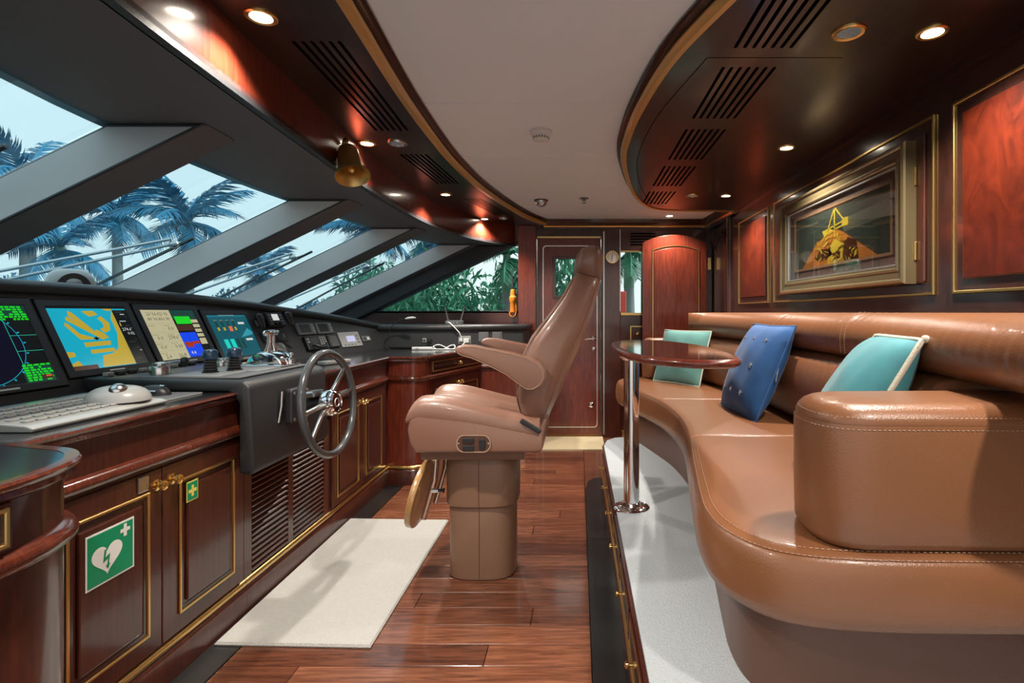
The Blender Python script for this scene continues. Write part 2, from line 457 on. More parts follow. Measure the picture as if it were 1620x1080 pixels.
def slab_with_slots(outer, slots, z0, z1):
    """flat soffit with real slots cut through it."""
    bm = bmesh.new(); es = []
    for loop in [outer] + slots:
        vs = [bm.verts.new((p[0], p[1], z0)) for p in loop]
        es += [bm.edges.new((vs[i], vs[(i + 1) % len(vs)])) for i in range(len(vs))]
    bmesh.ops.triangle_fill(bm, use_beauty=True, use_dissolve=False, edges=es)
    bm.verts.index_update()
    b = B(); b.add([v.co for v in bm.verts], [tuple(v.index for v in f.verts) for f in bm.faces])
    bm.free()
    for loop in [outer] + slots:
        n = len(loop)
        b.add([(p[0], p[1], z0) for p in loop] + [(p[0], p[1], z1) for p in loop], [(i, (i + 1) % n, n + (i + 1) % n, n + i) for i in range(n)])
    return b
def slot(x0, y0, x1, y1, w):
    """thin rounded slot from (x0, y0) to (x1, y1)."""
    a = Vector((x0, y0)); c = Vector((x1, y1)); t = (c - a).normalized(); n = Vector((-t.y, t.x)) * w / 2
    pts = [a - n, a - t * w * 0.5, a + n, c + n, c + t * w * 0.5, c - n]
    return [(p.x, p.y) for p in pts]

# white ceiling of wide boards
ceil = B().box(-1.25, 1.35, Y0, YF + 0.05, ZC + 0.006, ZC + 0.05).build('ceiling', 'ceiling_white', kind='structure', label='white panelled ceiling between the wooden soffits', origin=(0, 2.4, ZC))
seams = [Y0, 0.0, 0.73, 1.464, 2.198, 2.937, 3.653, 4.45, YF + 0.03]
for a, c in zip(seams[:-1], seams[1:]):
    B().box(-1.2, 1.3, a + 0.003, c - 0.003, ZC, ZC + 0.006).build('panel', 'ceiling_white', ceil, bevel=0.0025, bseg=1)

# right soffit
slR = []
for a, c in ((1.17, 1.634), (1.769, 2.23), (2.369, 2.83), (2.964, 3.424), (3.585, 4.0), (0.57, 1.03)):
    for k in range(7):
        x = 0.492 + 0.174 * k / 6 + (0.18 if a < 1 else 0)
        slR.append(slot(x, a, x, c, 0.0125))
outer = rp_ + [(1.30, 4.26), (1.30, Y0)]
so = slab_with_slots(outer, slR, ZS, ZS + 0.02).build('ceiling_soffit', 'soffit_wood', kind='structure', label='dark mahogany soffit with slotted air vents above the sofa', origin=(1, 2.4, ZS))
for a, c in ((1.17, 1.634), (1.769, 2.23), (2.369, 2.83), (2.964, 3.424), (3.585, 4.0)):
    B().box(0.47, 0.69, a - 0.02, c + 0.02, ZS + 0.0202, ZS + 0.045).build('vent_duct_shade', 'black_void', so)  # black box behind the slots, its colour standing in for their shade
def gold_edge(path, parent, sgn):
    """gilt bead and dark riser along a soffit's edge; sgn turns the profile to the open side."""
    B().sweep(path, [(sgn * d, h) for d, h in ((-0.012, -0.006), (0.008, -0.008), (0.016, 0.0), (0.020, 0.012), (0.016, 0.024), (0.008, 0.030), (-0.012, 0.030))], z=ZS).build('gilt_bead', 'gilt_wood', parent, smooth=40)
    B().sweep(path, [(sgn * d, h) for d, h in ((-0.012, 0.030), (0.012, 0.030), (0.030, 0.036), (0.040, 0.044), (0.040, ZC - ZS), (-0.012, ZC - ZS))], z=ZS).build('riser', 'mahogany_dark', parent, smooth=40)
gold_edge(rp_, so, -1)
# access panel seam of the right soffit
ap = [(v.y, v.x) for v in cr([Vector((a, b, 0)) for a, b in ((1.70, 0.42), (2.2, 0.335), (2.7, 0.315), (3.1, 0.35), (3.6, 0.45), (3.95, 0.57), (4.10, 0.70))], 6)]
B().sweep(ap, [(-0.0015, -0.0006), (0.0015, -0.0006), (0.0015, 0.001), (-0.0015, 0.001)], z=ZS).build('panel_seam', 'black_void', so)
B().sweep([(0.42, 1.70), (0.86, 1.70)], [(-0.0012, -0.0006), (0.0012, -0.0006), (0.0012, 0.001), (-0.0012, 0.001)], z=ZS).build('panel_seam', 'black_void', so)

# left soffit
slL = []
for (ya, yb, xa, xb) in ((1.60, 2.38, 0.085, 0.225), (2.74, 3.36, 0.10, 0.23), (3.80, 4.45, 0.10, 0.215), (0.8, 1.3, 0.10, 0.24)):
    for k in range(6):
        d = xa + (xb - xa) * k / 5
        xl = lambda yy: interp(sorted([(p[1], p[0]) for p in lp]), yy)
        slL.append(slot(xl(ya) - d, ya, xl(yb) - d, yb, 0.0125))
outer = lp + hp[::-1]
sl = slab_with_slots(outer, slL, ZS, ZS + 0.02).build('ceiling_soffit', 'soffit_wood', kind='structure', label='dark mahogany soffit with slotted air vents above the helm', origin=(-1, 2.4, ZS))
B().zprism([(-0.92, 1.5), (-0.70, 1.5), (-0.74, 3.5), (-0.60, 4.55), (-0.84, 4.55), (-0.99, 3.5)], ZS + 0.0202, ZS + 0.045).build('vent_duct_shade', 'black_void', sl)  # black fill paints the shade inside the helm vent slots
gold_edge(lp, sl, 1)
# frieze above the window header
B().sweep(hp, [(0.0, 0), (-0.03, 0), (-0.03, ZS - ZW), (0.0, ZS - ZW)], z=ZW).build('frieze', 'mahogany_red', sl, smooth=40)

# header (grey lining) between the frieze and the window heads
ys = [Y0 + (YF + 0.02 - Y0) * k / 40 for k in range(41)]
hout = [(gt(yy) - 0.06, yy) for yy in ys]
hd = B().zprism([(p[0] + 0.0, p[1]) for p in hp] + hout[::-1], ZW, ZW + 0.03).build('window_header', 'lining_grey', kind='structure', label='dark grey padded window header', origin=(-1.3, 2.4, ZW))
B().sweep(hp, [(0.004, -0.004), (-0.02, -0.004), (-0.02, 0.012), (0.004, 0.012)], z=ZW).build('edge_piping', 'black_leather', hd)

# raked mullions: window light painted into the side reveals, dark inner face
MUL = [(0.775, 0.965), (1.766, 1.95), (2.95, 3.14), (3.94, 4.125), (4.885, 5.03)]
ZB = 1.06
def mull(ya, yb, dep, name='mullion'):
    def q(yy, zz, d): return (gx(yy, zz) + d, yy, zz)
    b = B(); b.hexa([q(ya, ZB, -0.02), q(ya, ZB, dep), q(yb, ZB, dep), q(yb, ZB, -0.02), q(ya, ZW, -0.02), q(ya, ZW, dep), q(yb, ZW, dep), q(yb, ZW, -0.02)])
    return b
for i, (a, c) in enumerate(MUL):
    b = mull(a, c, DEP)
    # order of faces in hexa: bottom, top, front(-y), right(inner), back, left
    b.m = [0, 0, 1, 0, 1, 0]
    o = b.build('window_mullion', ['lining_grey', 'lining_lit'], kind='structure', label='raked grey windscreen mullion', bevel=0.012, bseg=3, origin=(gx(a, 1.3), a, 1.3))
    n = Vector((SL, 0, -1)).normalized()
    def q(yy, zz, d): return Vector((gx(yy, zz) + d, yy, zz))
    B().tube([q(a, 1.2, DEP - 0.012) + Vector((0, -0.001, 0)), q(a, ZW, DEP - 0.012) + Vector((0, -0.001, 0))], 0.003, 6).build('seam', 'black_leather', o)
# deep dark corner post against the far wall
b = mull(4.955, 5.03, DEP + 0.29); b.build('window_corner_post', 'black_leather', kind='structure', label='black padded corner post of the windscreen', bevel=0.015, origin=(-1.6, 5, 1.3))

# glass panes
gaps = [(-0.35, 0.775), (0.965, 1.766), (1.95, 2.95), (3.14, 3.94), (4.125, 4.885)]
for i, (a, c) in enumerate(gaps):
    lo = []; b = B()
    n = 6
    for k in range(n + 1):
        yy = a + (c - a) * k / n
        lo.append([(gx(yy, ZB), yy, ZB), (gx(yy, ZB) - 0.02, yy, ZB), (gx(yy, ZW + 0.01) - 0.02, yy, ZW + 0.01), (gx(yy, ZW + 0.01), yy, ZW + 0.01)])
    b.layers(lo)
    b.build('window_%d' % (i + 1), 'glass_blue', kind='structure', label='raked blue tinted windscreen pane', smooth=30)

# ---- far side wall (door, windows)
def wbox(b, x0, x1, z0, z1, y0=YF, y1=YF + 0.06): return b.box(x0, x1, y0, y1, z0, z1)
b = B()
wbox(b, -2.5, -0.40, 0, 1.2)
b.prism([(-0.574, 1.2), (-0.40, 1.2), (-0.40, 2.1), (-0.574, 2.1)], (0, YF, 0), X, Z, Y, 0, 0.06)
b.prism([(gx(YF, 1.2), 1.2), (-1.955, 1.2), (-0.574, 1.862), (-0.574, 2.1), (gt(YF), 2.1), (gt(YF), ZW)], (0, YF, 0), X, Z, Y, 0, 0.06)
wbox(b, -0.40, 0.22, 1.9, 2.1)
wbox(b, 0.22, 0.407, 0, 2.1); wbox(b, 0.407, 0.607, 0, 1.184); wbox(b, 0.407, 0.607, 1.773, 2.1); wbox(b, 0.607, 1.35, 0, 2.1)
wf = b.build('wall_far', 'mahogany', kind='structure', label='mahogany side wall with door and windows', origin=(0, YF, 0))
for (x0, x1) in ((-0.574, -0.402), (0.222, 0.402)):
    B().box(x0, x1, YF - 0.045, YF, 0, ZS).build('pilaster', 'mahogany_red' if x0 < 0 else 'mahogany', wf, bevel=0.006)
B().box(0.238, 0.248, YF - 0.05, YF - 0.044, 0.03, 1.96).build('silver_strip', 'silver_trim', wf)
B().box(0.394, 0.400, YF - 0.05, YF - 0.044, 1.2, 1.98).build('silver_strip', 'silver_trim', wf)
B().box(-0.395, 0.215, YF - 0.012, YF, 1.903, 1.915).build('gold_strip', 'gold', wf)
B().box(-0.402, 0.222, YF - 0.03, YF, 1.915, ZS).build('lintel', 'mahogany_dark', wf)
# cornice along the far wall and the aft recess
trim = B().sweep([(-0.33, YF - 0.047), (1.215, YF - 0.047), (1.262, 4.25)], [(-0.05, -0.03), (0.006, -0.03), (0.006, -0.02), (-0.05, -0.02)], z=ZS).build('trim_1', 'mahogany_dark', kind='structure', label='dark and gilt cornice above the side door')
cp = [(-0.33, YF - 0.047), (1.215, YF - 0.047), (1.262, 4.25)]
B().sweep(cp, [(-0.05, -0.02), (0.010, -0.02), (0.016, -0.010), (0.010, 0.0), (-0.05, 0.0)], z=ZS).build('gold_cornice', 'gold', trim)
B().sweep(cp, [(-0.05, 0.0), (0.012, 0.0), (0.03, 0.02), (0.045, ZC - ZS), (-0.05, ZC - ZS)], z=ZS).build('cornice', 'mahogany_dark', trim, smooth=40)
# side window: triangular
tri = [(-1.98, 1.19), (-0.565, 1.19), (-0.565, 1.868)]
B().prism(tri, (0, YF, 0), X, Z, Y, 0.035, 0.045).build('window_6', 'glass_side', kind='structure', label='triangular side window beside the corner post')
fr = B().ring((0, YF, 0), X, Z, Y, [(-2.0, 1.185), (-0.560, 1.185), (-0.560, 1.880)], [(-1.92, 1.205), (-0.578, 1.205), (-0.578, 1.848)], 0.0, 0.06)
fr.build('window_frame', 'lining_grey', bpy.data.objects['window_6'])
# right little window
B().box(0.40, 0.612, YF + 0.035, YF + 0.045, 1.18, 1.778).build('window_7', 'glass_side', kind='structure', label='narrow upright window beside the arched door leaf')
w7 = bpy.data.objects['window_7']
B().box(0.405, 0.61, YF - 0.012, YF + 0.03, 1.160, 1.186).build('window_sill', 'gold', w7, bevel=0.004)
B().box(0.405, 0.61, YF - 0.008, YF + 0.03, 1.770, 1.782).build('window_head', 'gold', w7)
for k in range(5):
    z = 1.835 + k * 0.0265
    B().box(0.50, 0.74, YF - 0.006, YF - 0.0005, z, z + 0.010).build('vent_slot', 'black_void', wf)
    B().box(0.50, 0.74, YF - 0.008, YF - 0.0005, z + 0.010, z + 0.0135).build('vent_lip', 'mahogany_dark', wf)
B().frame((0, YF, 0), X, Z, Y, 0.497, 0.66, 0.80, 1.06, 0.010, -0.010, 0).build('drawer_frame', 'gold', wf)
kb = B().lathe([(0.006, 0), (0.006, 0.018), (0.016, 0.022), (0.020, 0.03), (0.016, 0.038), (0.004, 0.042)], (0.565, YF, 0.985), (0, -1, 0), 16).build('knob', 'brass', wf, smooth=40)
B().box(0.41, 0.60, YF - 0.02, YF, 0.0, 0.06).build('base_strip', 'gold', wf, bevel=0.006)

# door with its own window
dr = B()
wx0, wx1, wz0, wz1 = -0.225, 0.045, 1.348, 1.706
d0, d1 = -0.395, 0.215
for (x0, x1, z0, z1) in ((d0, wx0, 0.02, 1.9), (wx1, d1, 0.02, 1.9), (wx0, wx1, 0.02, wz0), (wx0, wx1, wz1, 1.9)):
    dr.box(x0, x1, YF + 0.0, YF + 0.04, z0, z1)
door = dr.build('door_1', 'mahogany_red', kind='structure', label='red mahogany side door with small window', origin=(-0.09, YF, 0.02))
def rrect(x0, x1, z0, z1, r, n=5):
    out = []
    for cx, cz, a0 in ((x1 - r, z0 + r, -90), (x1 - r, z1 - r, 0), (x0 + r, z1 - r, 90), (x0 + r, z0 + r, 180)):
        for k in range(n + 1):
            a = R(a0 + 90 * k / n); out.append((cx + r * math.cos(a), cz + r * math.sin(a)))
    return out
B().ring((0, YF, 0), X, Z, Y, rrect(-0.342, 0.184, 0.085, 1.832, 0.035), rrect(-0.334, 0.176, 0.093, 1.824, 0.028), -0.004, 0.0).build('silver_inlay', 'silver_trim', door)
B().frame((0, YF, 0), X, Z, Y, wx0 - 0.022, wx1 + 0.022, wz0 - 0.022, wz1 + 0.022, 0.028, -0.012, 0.0).build('window_trim', 'mahogany', door, bevel=0.003)
B().box(wx0, wx1, YF + 0.018, YF + 0.024, wz0, wz1).build('pane', 'glass_side', door)
hnd = B(); hnd.lathe([(0.022, 0), (0.022, 0.008), (0.010, 0.012), (0.010, 0.05)], (0.15, YF, 0.943), (0, -1, 0), 14)
hnd.tube([(0.155, YF - 0.045, 0.943), (0.11, YF - 0.048, 0.940), (0.06, YF - 0.046, 0.936)], [0.011, 0.010, 0.008], 10)
hnd.build('lever_handle', 'chrome', door, smooth=40)
B().lathe([(0.020, 0), (0.020, 0.008), (0.012, 0.012), (0.006, 0.012)], (0.148, YF, 0.842), (0, -1, 0), 16).build('lock', 'chrome', door, smooth=40)
B().lathe([(0.026, 0), (0.026, 0.006), (0.018, 0.012), (0.006, 0.012)], (0.125, YF, 0.303), (0, -1, 0), 16).build('lock', 'chrome', door, smooth=40)
B().box(d0 - 0.004, d1 + 0.004, YF - 0.01, YF + 0.05, 0, 0.02).build('threshold', 'gold', door)

# arched open door leaf
def arch(x0, x1, z0, zs, rise, n=12):
    w = (x1 - x0) / 2; cx = (x0 + x1) / 2; r = (w * w + rise * rise) / (2 * rise); a = math.asin(w / r)
    pts = [(x0, z0), (x1, z0)]
    for k in range(n + 1):
        t = a - 2 * a * k / n; pts.append((cx + r * math.sin(t), zs + rise - r + r * math.cos(t)))
    return pts
YL = 4.90
k_ = YL / YF
lf = B().prism(arch(0.602, 1.205, 0.0, 1.845, 0.075), (0, YL, 0), X, Z, Y, 0, 0.035).build('door_2', 'mahogany_red', kind='structure', label='open mahogany door leaf with arched top', bevel=0.003, origin=(0.9, YL, 0))
B().ring((0, YL, 0), X, Z, Y, arch(0.695, 1.135, 0.18, 1.778, 0.042), arch(0.703, 1.127, 0.188, 1.771, 0.041), -0.006, 0).build('gold_inlay', 'gold', lf)
B().prism(arch(0.712, 1.118, 0.20, 1.758, 0.038), (0, YL, 0), X, Z, Y, -0.004, 0).build('raised_field', 'mahogany_red', lf, bevel=0.003)

# ---- aft wall behind the sofa (right of the picture)
b = B(); b.box(XR, XR + 0.06, Y0, 4.40, 0, 2.1)
wr = b.build('wall_right', 'mahogany_dark', kind='structure', label='dark mahogany wall with gilt edged panels', origin=(XR, 2, 0))
P_ = [(3.497, 4.150), (1.866, 3.406), (0.62, 1.775), (-0.3, 0.53)]
FW = -X
for i, (a, c) in enumerate(P_):
    # frame of the panel: gold bead, chamfered ground, raised burl field
    B().frame((XR, 0, 0), Y, Z, FW, a, c, 1.252, 1.90, 0.011, 0, 0.010).build('gold_bead', 'gold', wr, bevel=0.002, bseg=1)
    B().frame((XR, 0, 0), Y, Z, FW, a + 0.011, c - 0.011, 1.263, 1.889, 0.045, 0, 0.003).build('panel_margin', 'mahogany_dark', wr)
    B().obox((XR, 0, 0), Y, Z, FW, a + 0.05, c - 0.05, 1.30, 1.852, 0, 0.012).build('panel', 'mahogany' if i == 1 else 'burl', wr, bevel=0.006)
B().box(XR - 0.02, XR + 0.02, Y0, 4.38, ZS - 0.03, ZS).build('frieze_strip', 'mahogany_dark', wr)
# column and recess with an arched panel
B().lathe([(0.030, 0), (0.030, 2.0)], (XR, 4.405, PLAT * 0), (0, 0, 1), 20).build('column', 'mahogany', wr, smooth=40)
rec = B().box(XR + 0.015, XR + 0.075, 4.40, YF + 0.06, 0, 2.1).build('wall_recess', 'mahogany_dark', kind='structure', label='dark recess wall behind the open door leaf', origin=(XR, 4.7, 0))
B().prism(arch(4.52, 4.93, 0.1, 1.80, 0.11), (XR + 0.015, 0, 0), Y, Z, -X, 0, 0.008).build('arched_panel', 'mahogany_dark', rec, bevel=0.002)
B().ring((XR + 0.015, 0, 0), Y, Z, -X, arch(4.535, 4.915, 0.12, 1.785, 0.10), arch(4.547, 4.903, 0.132, 1.775, 0.097), 0.008, 0.014).build('panel_bead', 'mahogany', rec)
hg = B().box(1.228, 1.262, YF - 0.054, YF - 0.046, 1.595, 1.71)
hg.build('hinge', 'brass', wf, bevel=0.002)
B().box(1.215, 1.30, YF - 0.046, YF, 0, ZS).build('door_post', 'mahogany_dark', wf)

# ---- raised platform under the sofa
pl = [(0.165, Y0), (XR, Y0), (XR, 3.875), (0.36, 3.87), (0.26, 3.845), (0.195, 3.77), (0.165, 3.62)]
plat = B().zprism(pl, 0, PLAT - 0.012).build('platform', 'mahogany', kind='structure', label='raised mahogany platform with gilt drawers', origin=(0.7, 2, 0))
B().sweep([(0.165, 3.60), (0.165, Y0)], [(-0.0, 0.104), (0.006, 0.105), (0.010, 0.112), (0.010, 0.120), (0.006, 0.127), (0.0, 0.128)]).build('gold_moulding', 'gold', plat, smooth=40)
B().sweep([(0.165, 3.60), (0.165, Y0)], [(-0.0, 0.0), (0.010, 0.0), (0.010, 0.09), (0.0, 0.10)]).build('plinth', 'mahogany_dark', plat)
yy = 3.5
for k in range(10):
    a, c = yy - 0.37 * (k + 1) + 0.012, yy - 0.37 * k - 0.012
    if c < Y0 + 0.1: break
    d = B().obox((0.165, 0, 0), Y, Z, -X, a, c, 0.146, 0.250, 0, 0.006).build('drawer', 'mahogany', plat, bevel=0.002, bseg=1)
    B().frame((0.165, 0, 0), Y, Z, -X, a + 0.02, c - 0.02, 0.160, 0.238, 0.004, 0.006, 0.0072).build('gold_inlay', 'gold', d)
    B().lathe([(0.010, 0), (0.010, 0.003), (0.004, 0.006), (0.004, 0.016), (0.010, 0.02), (0.011, 0.026), (0.004, 0.03)], (0.159, (a + c) / 2, 0.20), (-1, 0, 0), 12).build('knob', 'brass', d, smooth=40)
cpt = [(0.178, Y0), (XR - 0.01, Y0), (XR - 0.01, 3.868), (0.36, 3.862), (0.268, 3.838), (0.206, 3.765), (0.178, 3.615)]
b = B(); b.puff(cpt, [(0, PLAT - 0.012), (0.0, PLAT - 0.003), (0.006, PLAT)])
b.build('carpet', 'carpet', label='pale grey carpet covering the sofa platform', cat='carpet', smooth=40)
# ================================================================== HELM CABINETS
XC = -1.326
ZT = 0.885
BEAD = [(0, 0.710), (0.014, 0.712), (0.022, 0.722), (0.024, 0.731), (0.022, 0.740), (0.014, 0.749), (0, 0.752)]
GOLDB = [(0, 0.106), (0.008, 0.107), (0.012, 0.114), (0.010, 0.124), (0.004, 0.130), (0, 0.131)]
PLINTH = [(0, 0.0), (0.014, 0.0), (0.014, 0.085), (0.008, 0.100), (0, 0.106)]
def mouldings(path, root):
    B().sweep(path, BEAD).build('bead', 'bead_wood', root, smooth=50)
    B().sweep(path, GOLDB).build('gold_trim', 'gold', root, smooth=50)
    B().sweep(path, PLINTH).build('plinth', 'mahogany', root, smooth=50)
def knob(o, W, root, r=0.017):
    """ornate little gilt knob on a rose."""
    b = B(); b.lathe([(r * 1.05, 0), (r * 1.05, 0.003), (r * 0.4, 0.006), (r * 0.35, 0.014), (r * 0.8, 0.017), (r, 0.022), (r * 0.92, 0.027), (r * 0.75, 0.028), (r * 0.7, 0.026), (r * 0.35, 0.026), (r * 0.3, 0.030), (r * 0.05, 0.031)], o, W, 18)
    return b.build('knob', 'brass', root, smooth=30)
def door(o, U, W, t0, t1, z0, z1, g, root, name='door', wood='mahogany', kn=None):
    """framed door: slab, gold bead, raised field, knob."""
    d = B().obox(o, U, Z, W, t0, t1, z0, z1, 0, 0.010).build(name, wood, root, bevel=0.002, bseg=1)
    g0, g1, h0, h1 = g
    B().frame(o, U, Z, W, g0, g1, h0, h1, 0.009, 0.010, 0.017).build('gold_bead', 'gold', d, bevel=0.002, bseg=1)
    B().frame(o, U, Z, W, g0 + 0.009, g1 - 0.009, h0 + 0.009, h1 - 0.009, 0.012, 0.010, 0.012).build('panel_margin', 'mahogany_dark', d)
    if g1 - g0 > 0.1 and h1 - h0 > 0.06:
        B().obox(o, U, Z, W, g0 + 0.030, g1 - 0.030, h0 + 0.030, h1 - 0.030, 0.010, 0.019).build('raised_field', wood, d, bevel=0.006)
    if kn: knob(Vector(o) + U * kn[0] + Z * kn[1] + W * 0.010, W, d)
    return d

pA = [(-1.045, Y0), (-1.045, 0.80)] + [(v.x, v.y) for v in cr([Vector(p) for p in ((-1.045, 0.90), (-1.047, 0.98), (-1.062, 1.05), (-1.095, 1.11), (-1.15, 1.152), (-1.22, 1.172))], 5)] + [(XC, 1.18)]
pE = [(XC, 3.625)] + [(v.x, v.y) for v in cr([Vector(p) for p in ((-1.22, 3.603), (-1.15, 3.606), (-1.105, 3.625), (-1.073, 3.662), (-1.056, 3.71))], 5)] + [(-0.836, 4.444), (-0.455, 4.444)]
def path_round(p): return p

# near drawer cabinet
cA = thing('drawer_cabinet', 'mahogany drawer cabinet with rounded corner beside the defibrillator cupboard', 'cabinet', (-1.3, 0.4, 0))
B().zprism(pA + [(-1.75, 1.18), (-1.75, Y0)], 0, 0.848).build('body', 'mahogany', cA, smooth=40)
mouldings(pA, cA)
o = (-1.045, 0, 0)
door(o, Y, X, 0.35, 0.955, 0.758, 0.845, (0.36, 0.945, 0.765, 0.838), cA, 'drawer')
door(o, Y, X, 0.35, 0.90, 0.14, 0.70, (0.40, 0.875, 0.196, 0.60), cA)
# two-door cupboard with the signs
cB = thing('cupboard', 'mahogany two-door cupboard with green defibrillator sign on its door', 'cabinet', (-1.5, 1.6, 0))
B().box(-1.75, XC, 1.182, 2.065, 0, 0.848).build('body', 'mahogany', cB)
mouldings([(XC, 1.18), (XC, 2.066)], cB)
o = (XC, 0, 0)
dB1 = door(o, Y, X, 1.245, 1.6475, 0.14, 0.700, (1.335, 1.597, 0.197, 0.640), cB, kn=(1.626, 0.652))
dB2 = door(o, Y, X, 1.6515, 2.05, 0.14, 0.700, (1.715, 1.990, 0.197, 0.640), cB, kn=(1.688, 0.652))
B().obox(o, Y, Z, X, 1.553, 1.592, 0.648, 0.695, 0.010, 0.016).build('catch_plate', 'steel', dB1, bevel=0.003)
# louvred cupboard below the helm pod
cC = thing('louvred_cupboard', 'mahogany cupboard with two louvred doors below the steering wheel', 'cabinet', (-1.5, 2.4, 0))
B().box(-1.75, XC - 0.02, 2.068, 2.772, 0, 0.848).build('body', 'mahogany_dark', cC)
mouldings([(XC, 2.067), (XC, 2.774)], cC)
fr = B()
for (a, c) in ((2.067, 2.118), (2.384, 2.426), (2.718, 2.774)): fr.box(XC - 0.02, XC, a, c, 0.131, 0.71)
fr.box(XC - 0.02, XC, 2.067, 2.774, 0.752, 0.848); fr.box(XC - 0.02, XC, 2.067, 2.774, 0.62, 0.71)
fr.build('face_frame', 'mahogany', cC, bevel=0.002, bseg=1)
for (a, c) in ((2.118, 2.384), (2.426, 2.718)):
    k = 0; z = 0.138
    while z < 0.615:
        B().prism([(-0.020, 0.017), (-0.018, 0.021), (0.0005, 0.006), (0.0, 0.0), (-0.004, 0.001)], (XC, a, z), X, Z, Y, 0.001, c - a - 0.001).build('slat', 'mahogany', cC)
        z += 0.0235
# far two-door cupboard
cD = thing('cupboard', 'mahogany two-door cupboard beside the louvres, its gilt knobs meeting in the middle', 'cabinet', (-1.5, 3.2, 0))
B().box(-1.75, XC, 2.776, 3.60, 0, 0.848).build('body', 'mahogany', cD)
mouldings([(XC, 2.775), (XC, 3.624)], cD)
door(o, Y, X, 2.79, 3.168, 0.14, 0.700, (2.839, 3.120, 0.180, 0.640), cD, kn=(3.148, 0.648))
door(o, Y, X, 3.172, 3.55, 0.14, 0.700, (3.223, 3.484, 0.180, 0.640), cD, kn=(3.192, 0.648))
# far corner cabinet with drawers
cE = thing('drawer_cabinet', 'mahogany corner cabinet with drawer and doors behind the helm chair', 'cabinet', (-1.2, 4.2, 0))
B().zprism(pE + [(-0.455, 4.945), (-1.75, 4.945), (-1.75, 3.63)], 0, 0.848).build('body', 'mahogany_red', cE, smooth=40)
mouldings(pE, cE)
a0 = Vector((-1.056, 3.71, 0)); a1 = Vector((-0.836, 4.444, 0)); U = (a1 - a0).normalized(); Wn = Vector((U.y, -U.x, 0)); L = (a1 - a0).length
door(a0, U, Wn, 0.0, L - 0.03, 0.756, 0.846, (0.015, L - 0.045, 0.764, 0.840), cE, 'drawer', kn=(L / 2, 0.80))
door(a0, U, Wn, 0.01, L / 2 - 0.002, 0.14, 0.700, (0.055, L / 2 - 0.045, 0.196, 0.640), cE, kn=(L / 2 - 0.024, 0.652))
door(a0, U, Wn, L / 2 + 0.002, L - 0.03, 0.14, 0.700, (L / 2 + 0.045, L - 0.075, 0.196, 0.640), cE, kn=(L / 2 + 0.024, 0.652))

# ---- dashboard surface frame: y along the ship's beam, s up the panel, h off the panel
KX = 0.475
def x0(y):
    d = max(0.0, abs(y - 2.3) - 0.8)
    return -(1.873 - 0.257 * (d / 1.31) ** 1.3)
SN = math.hypot(1, KX)
def D(y, s, h=0.0):
    z = ZT + s / SN
    d = 1e-3
    tx = (x0(y + d) - x0(y - d)) / (2 * d)
    n = Vector((1, -tx, KX)).normalized()
    return Vector((x0(y) - KX * s / SN, y, z)) + n * h
def DF(y):
    """local frame (U along, V up the panel, W out)."""
    d = 0.02
    U = (D(y + d, 0.1) - D(y - d, 0.1)).normalized(); Vv = (D(y, 0.2) - D(y, 0.1)).normalized(); Wv = U.cross(Vv).normalized()
    Vv = Wv.cross(U)
    return U, Vv, (Wv if Wv.x > 0 else -Wv)

# ---- worktop: black top with mahogany nosing, one continuous piece
edge = pA[:-1] + [(XC, 1.20)] + [(XC, 3.60)] + pE[1:-1] + [(-0.455, 4.444)]
wt = thing('worktop', 'long black worktop with mahogany nosing running round the helm', 'worktop', (-1.5, 2.4, 0.85))
NOSE = [(0.0, -0.037), (0.012, -0.037), (0.020, -0.030), (0.018, -0.020), (0.026, -0.014), (0.028, -0.006), (0.024, -0.0005), (0.010, 0.0), (0.0, 0.0)]
B().sweep(edge, NOSE, z=ZT).build('nosing', 'bead_wood', wt, smooth=45)
pts = [(p[0], p[1]) for p in edge]
back = [(x0(4.41) + 0.0 - 0.05, 4.945)] + [(x0(yy) - 0.03, yy) for yy in np.linspace(4.41, 0.0, 30)] + [(-1.6, Y0)]
B().zprism(pts + [(-0.455, 4.945)] + back, ZT - 0.037, ZT - 0.001).build('top', 'worktop_black', wt)

# ---- dashboard: sloping instrument panel, padded brow, top shelf
dash = thing('dashboard', 'black sloping instrument panel with padded brow under the windscreen', 'dashboard', (-2.0, 2.4, ZT))
bs = smooth_fn([(0.0, 0.25), (0.5, 0.33), (1.0, 0.395), (1.5, 0.425), (1.86, 0.435), (2.3, 0.427), (3.06, 0.391), (3.478, 0.342), (3.944, 0.283), (4.40, 0.206), (4.6, 0.19)])
yl = [0.0 + 4.43 * k / 60 for k in range(61)]
lo = []
for yy in yl:
    p0 = D(yy, 0.0); p1 = D(yy, bs(yy))
    lo.append([(p0.x, yy, ZT - 0.002), tuple(p0), tuple(p1), (p1.x - 0.05, yy, p1.z), (p1.x - 0.05, yy, ZT - 0.002)])
B().layers(lo).build('instrument_panel', 'dash_black', dash, smooth=35)
br = []
for yy in yl:
    c = D(yy, bs(yy))
    loop = []
    for k in range(14):
        a = 2 * math.pi * k / 14
        loop.append((c.x - 0.012 + 0.042 * math.cos(a), yy, c.z + 0.004 + 0.030 * math.sin(a)))
    br.append(loop)
B().layers(br).build('brow', 'black_leather', dash, smooth=60)
sh = []
for yy in yl + [4.7, 5.0]:
    c = D(min(yy, 4.43), bs(min(yy, 4.43)))
    xg = gx(yy, c.z) + 0.03
    sh.append([(c.x - 0.01, yy, c.z + 0.012), (xg, yy, c.z + 0.005), (xg, yy, c.z - 0.02), (c.x - 0.01, yy, c.z - 0.02)])
B().layers(sh).build('top_shelf', 'lining_grey', dash, smooth=35)
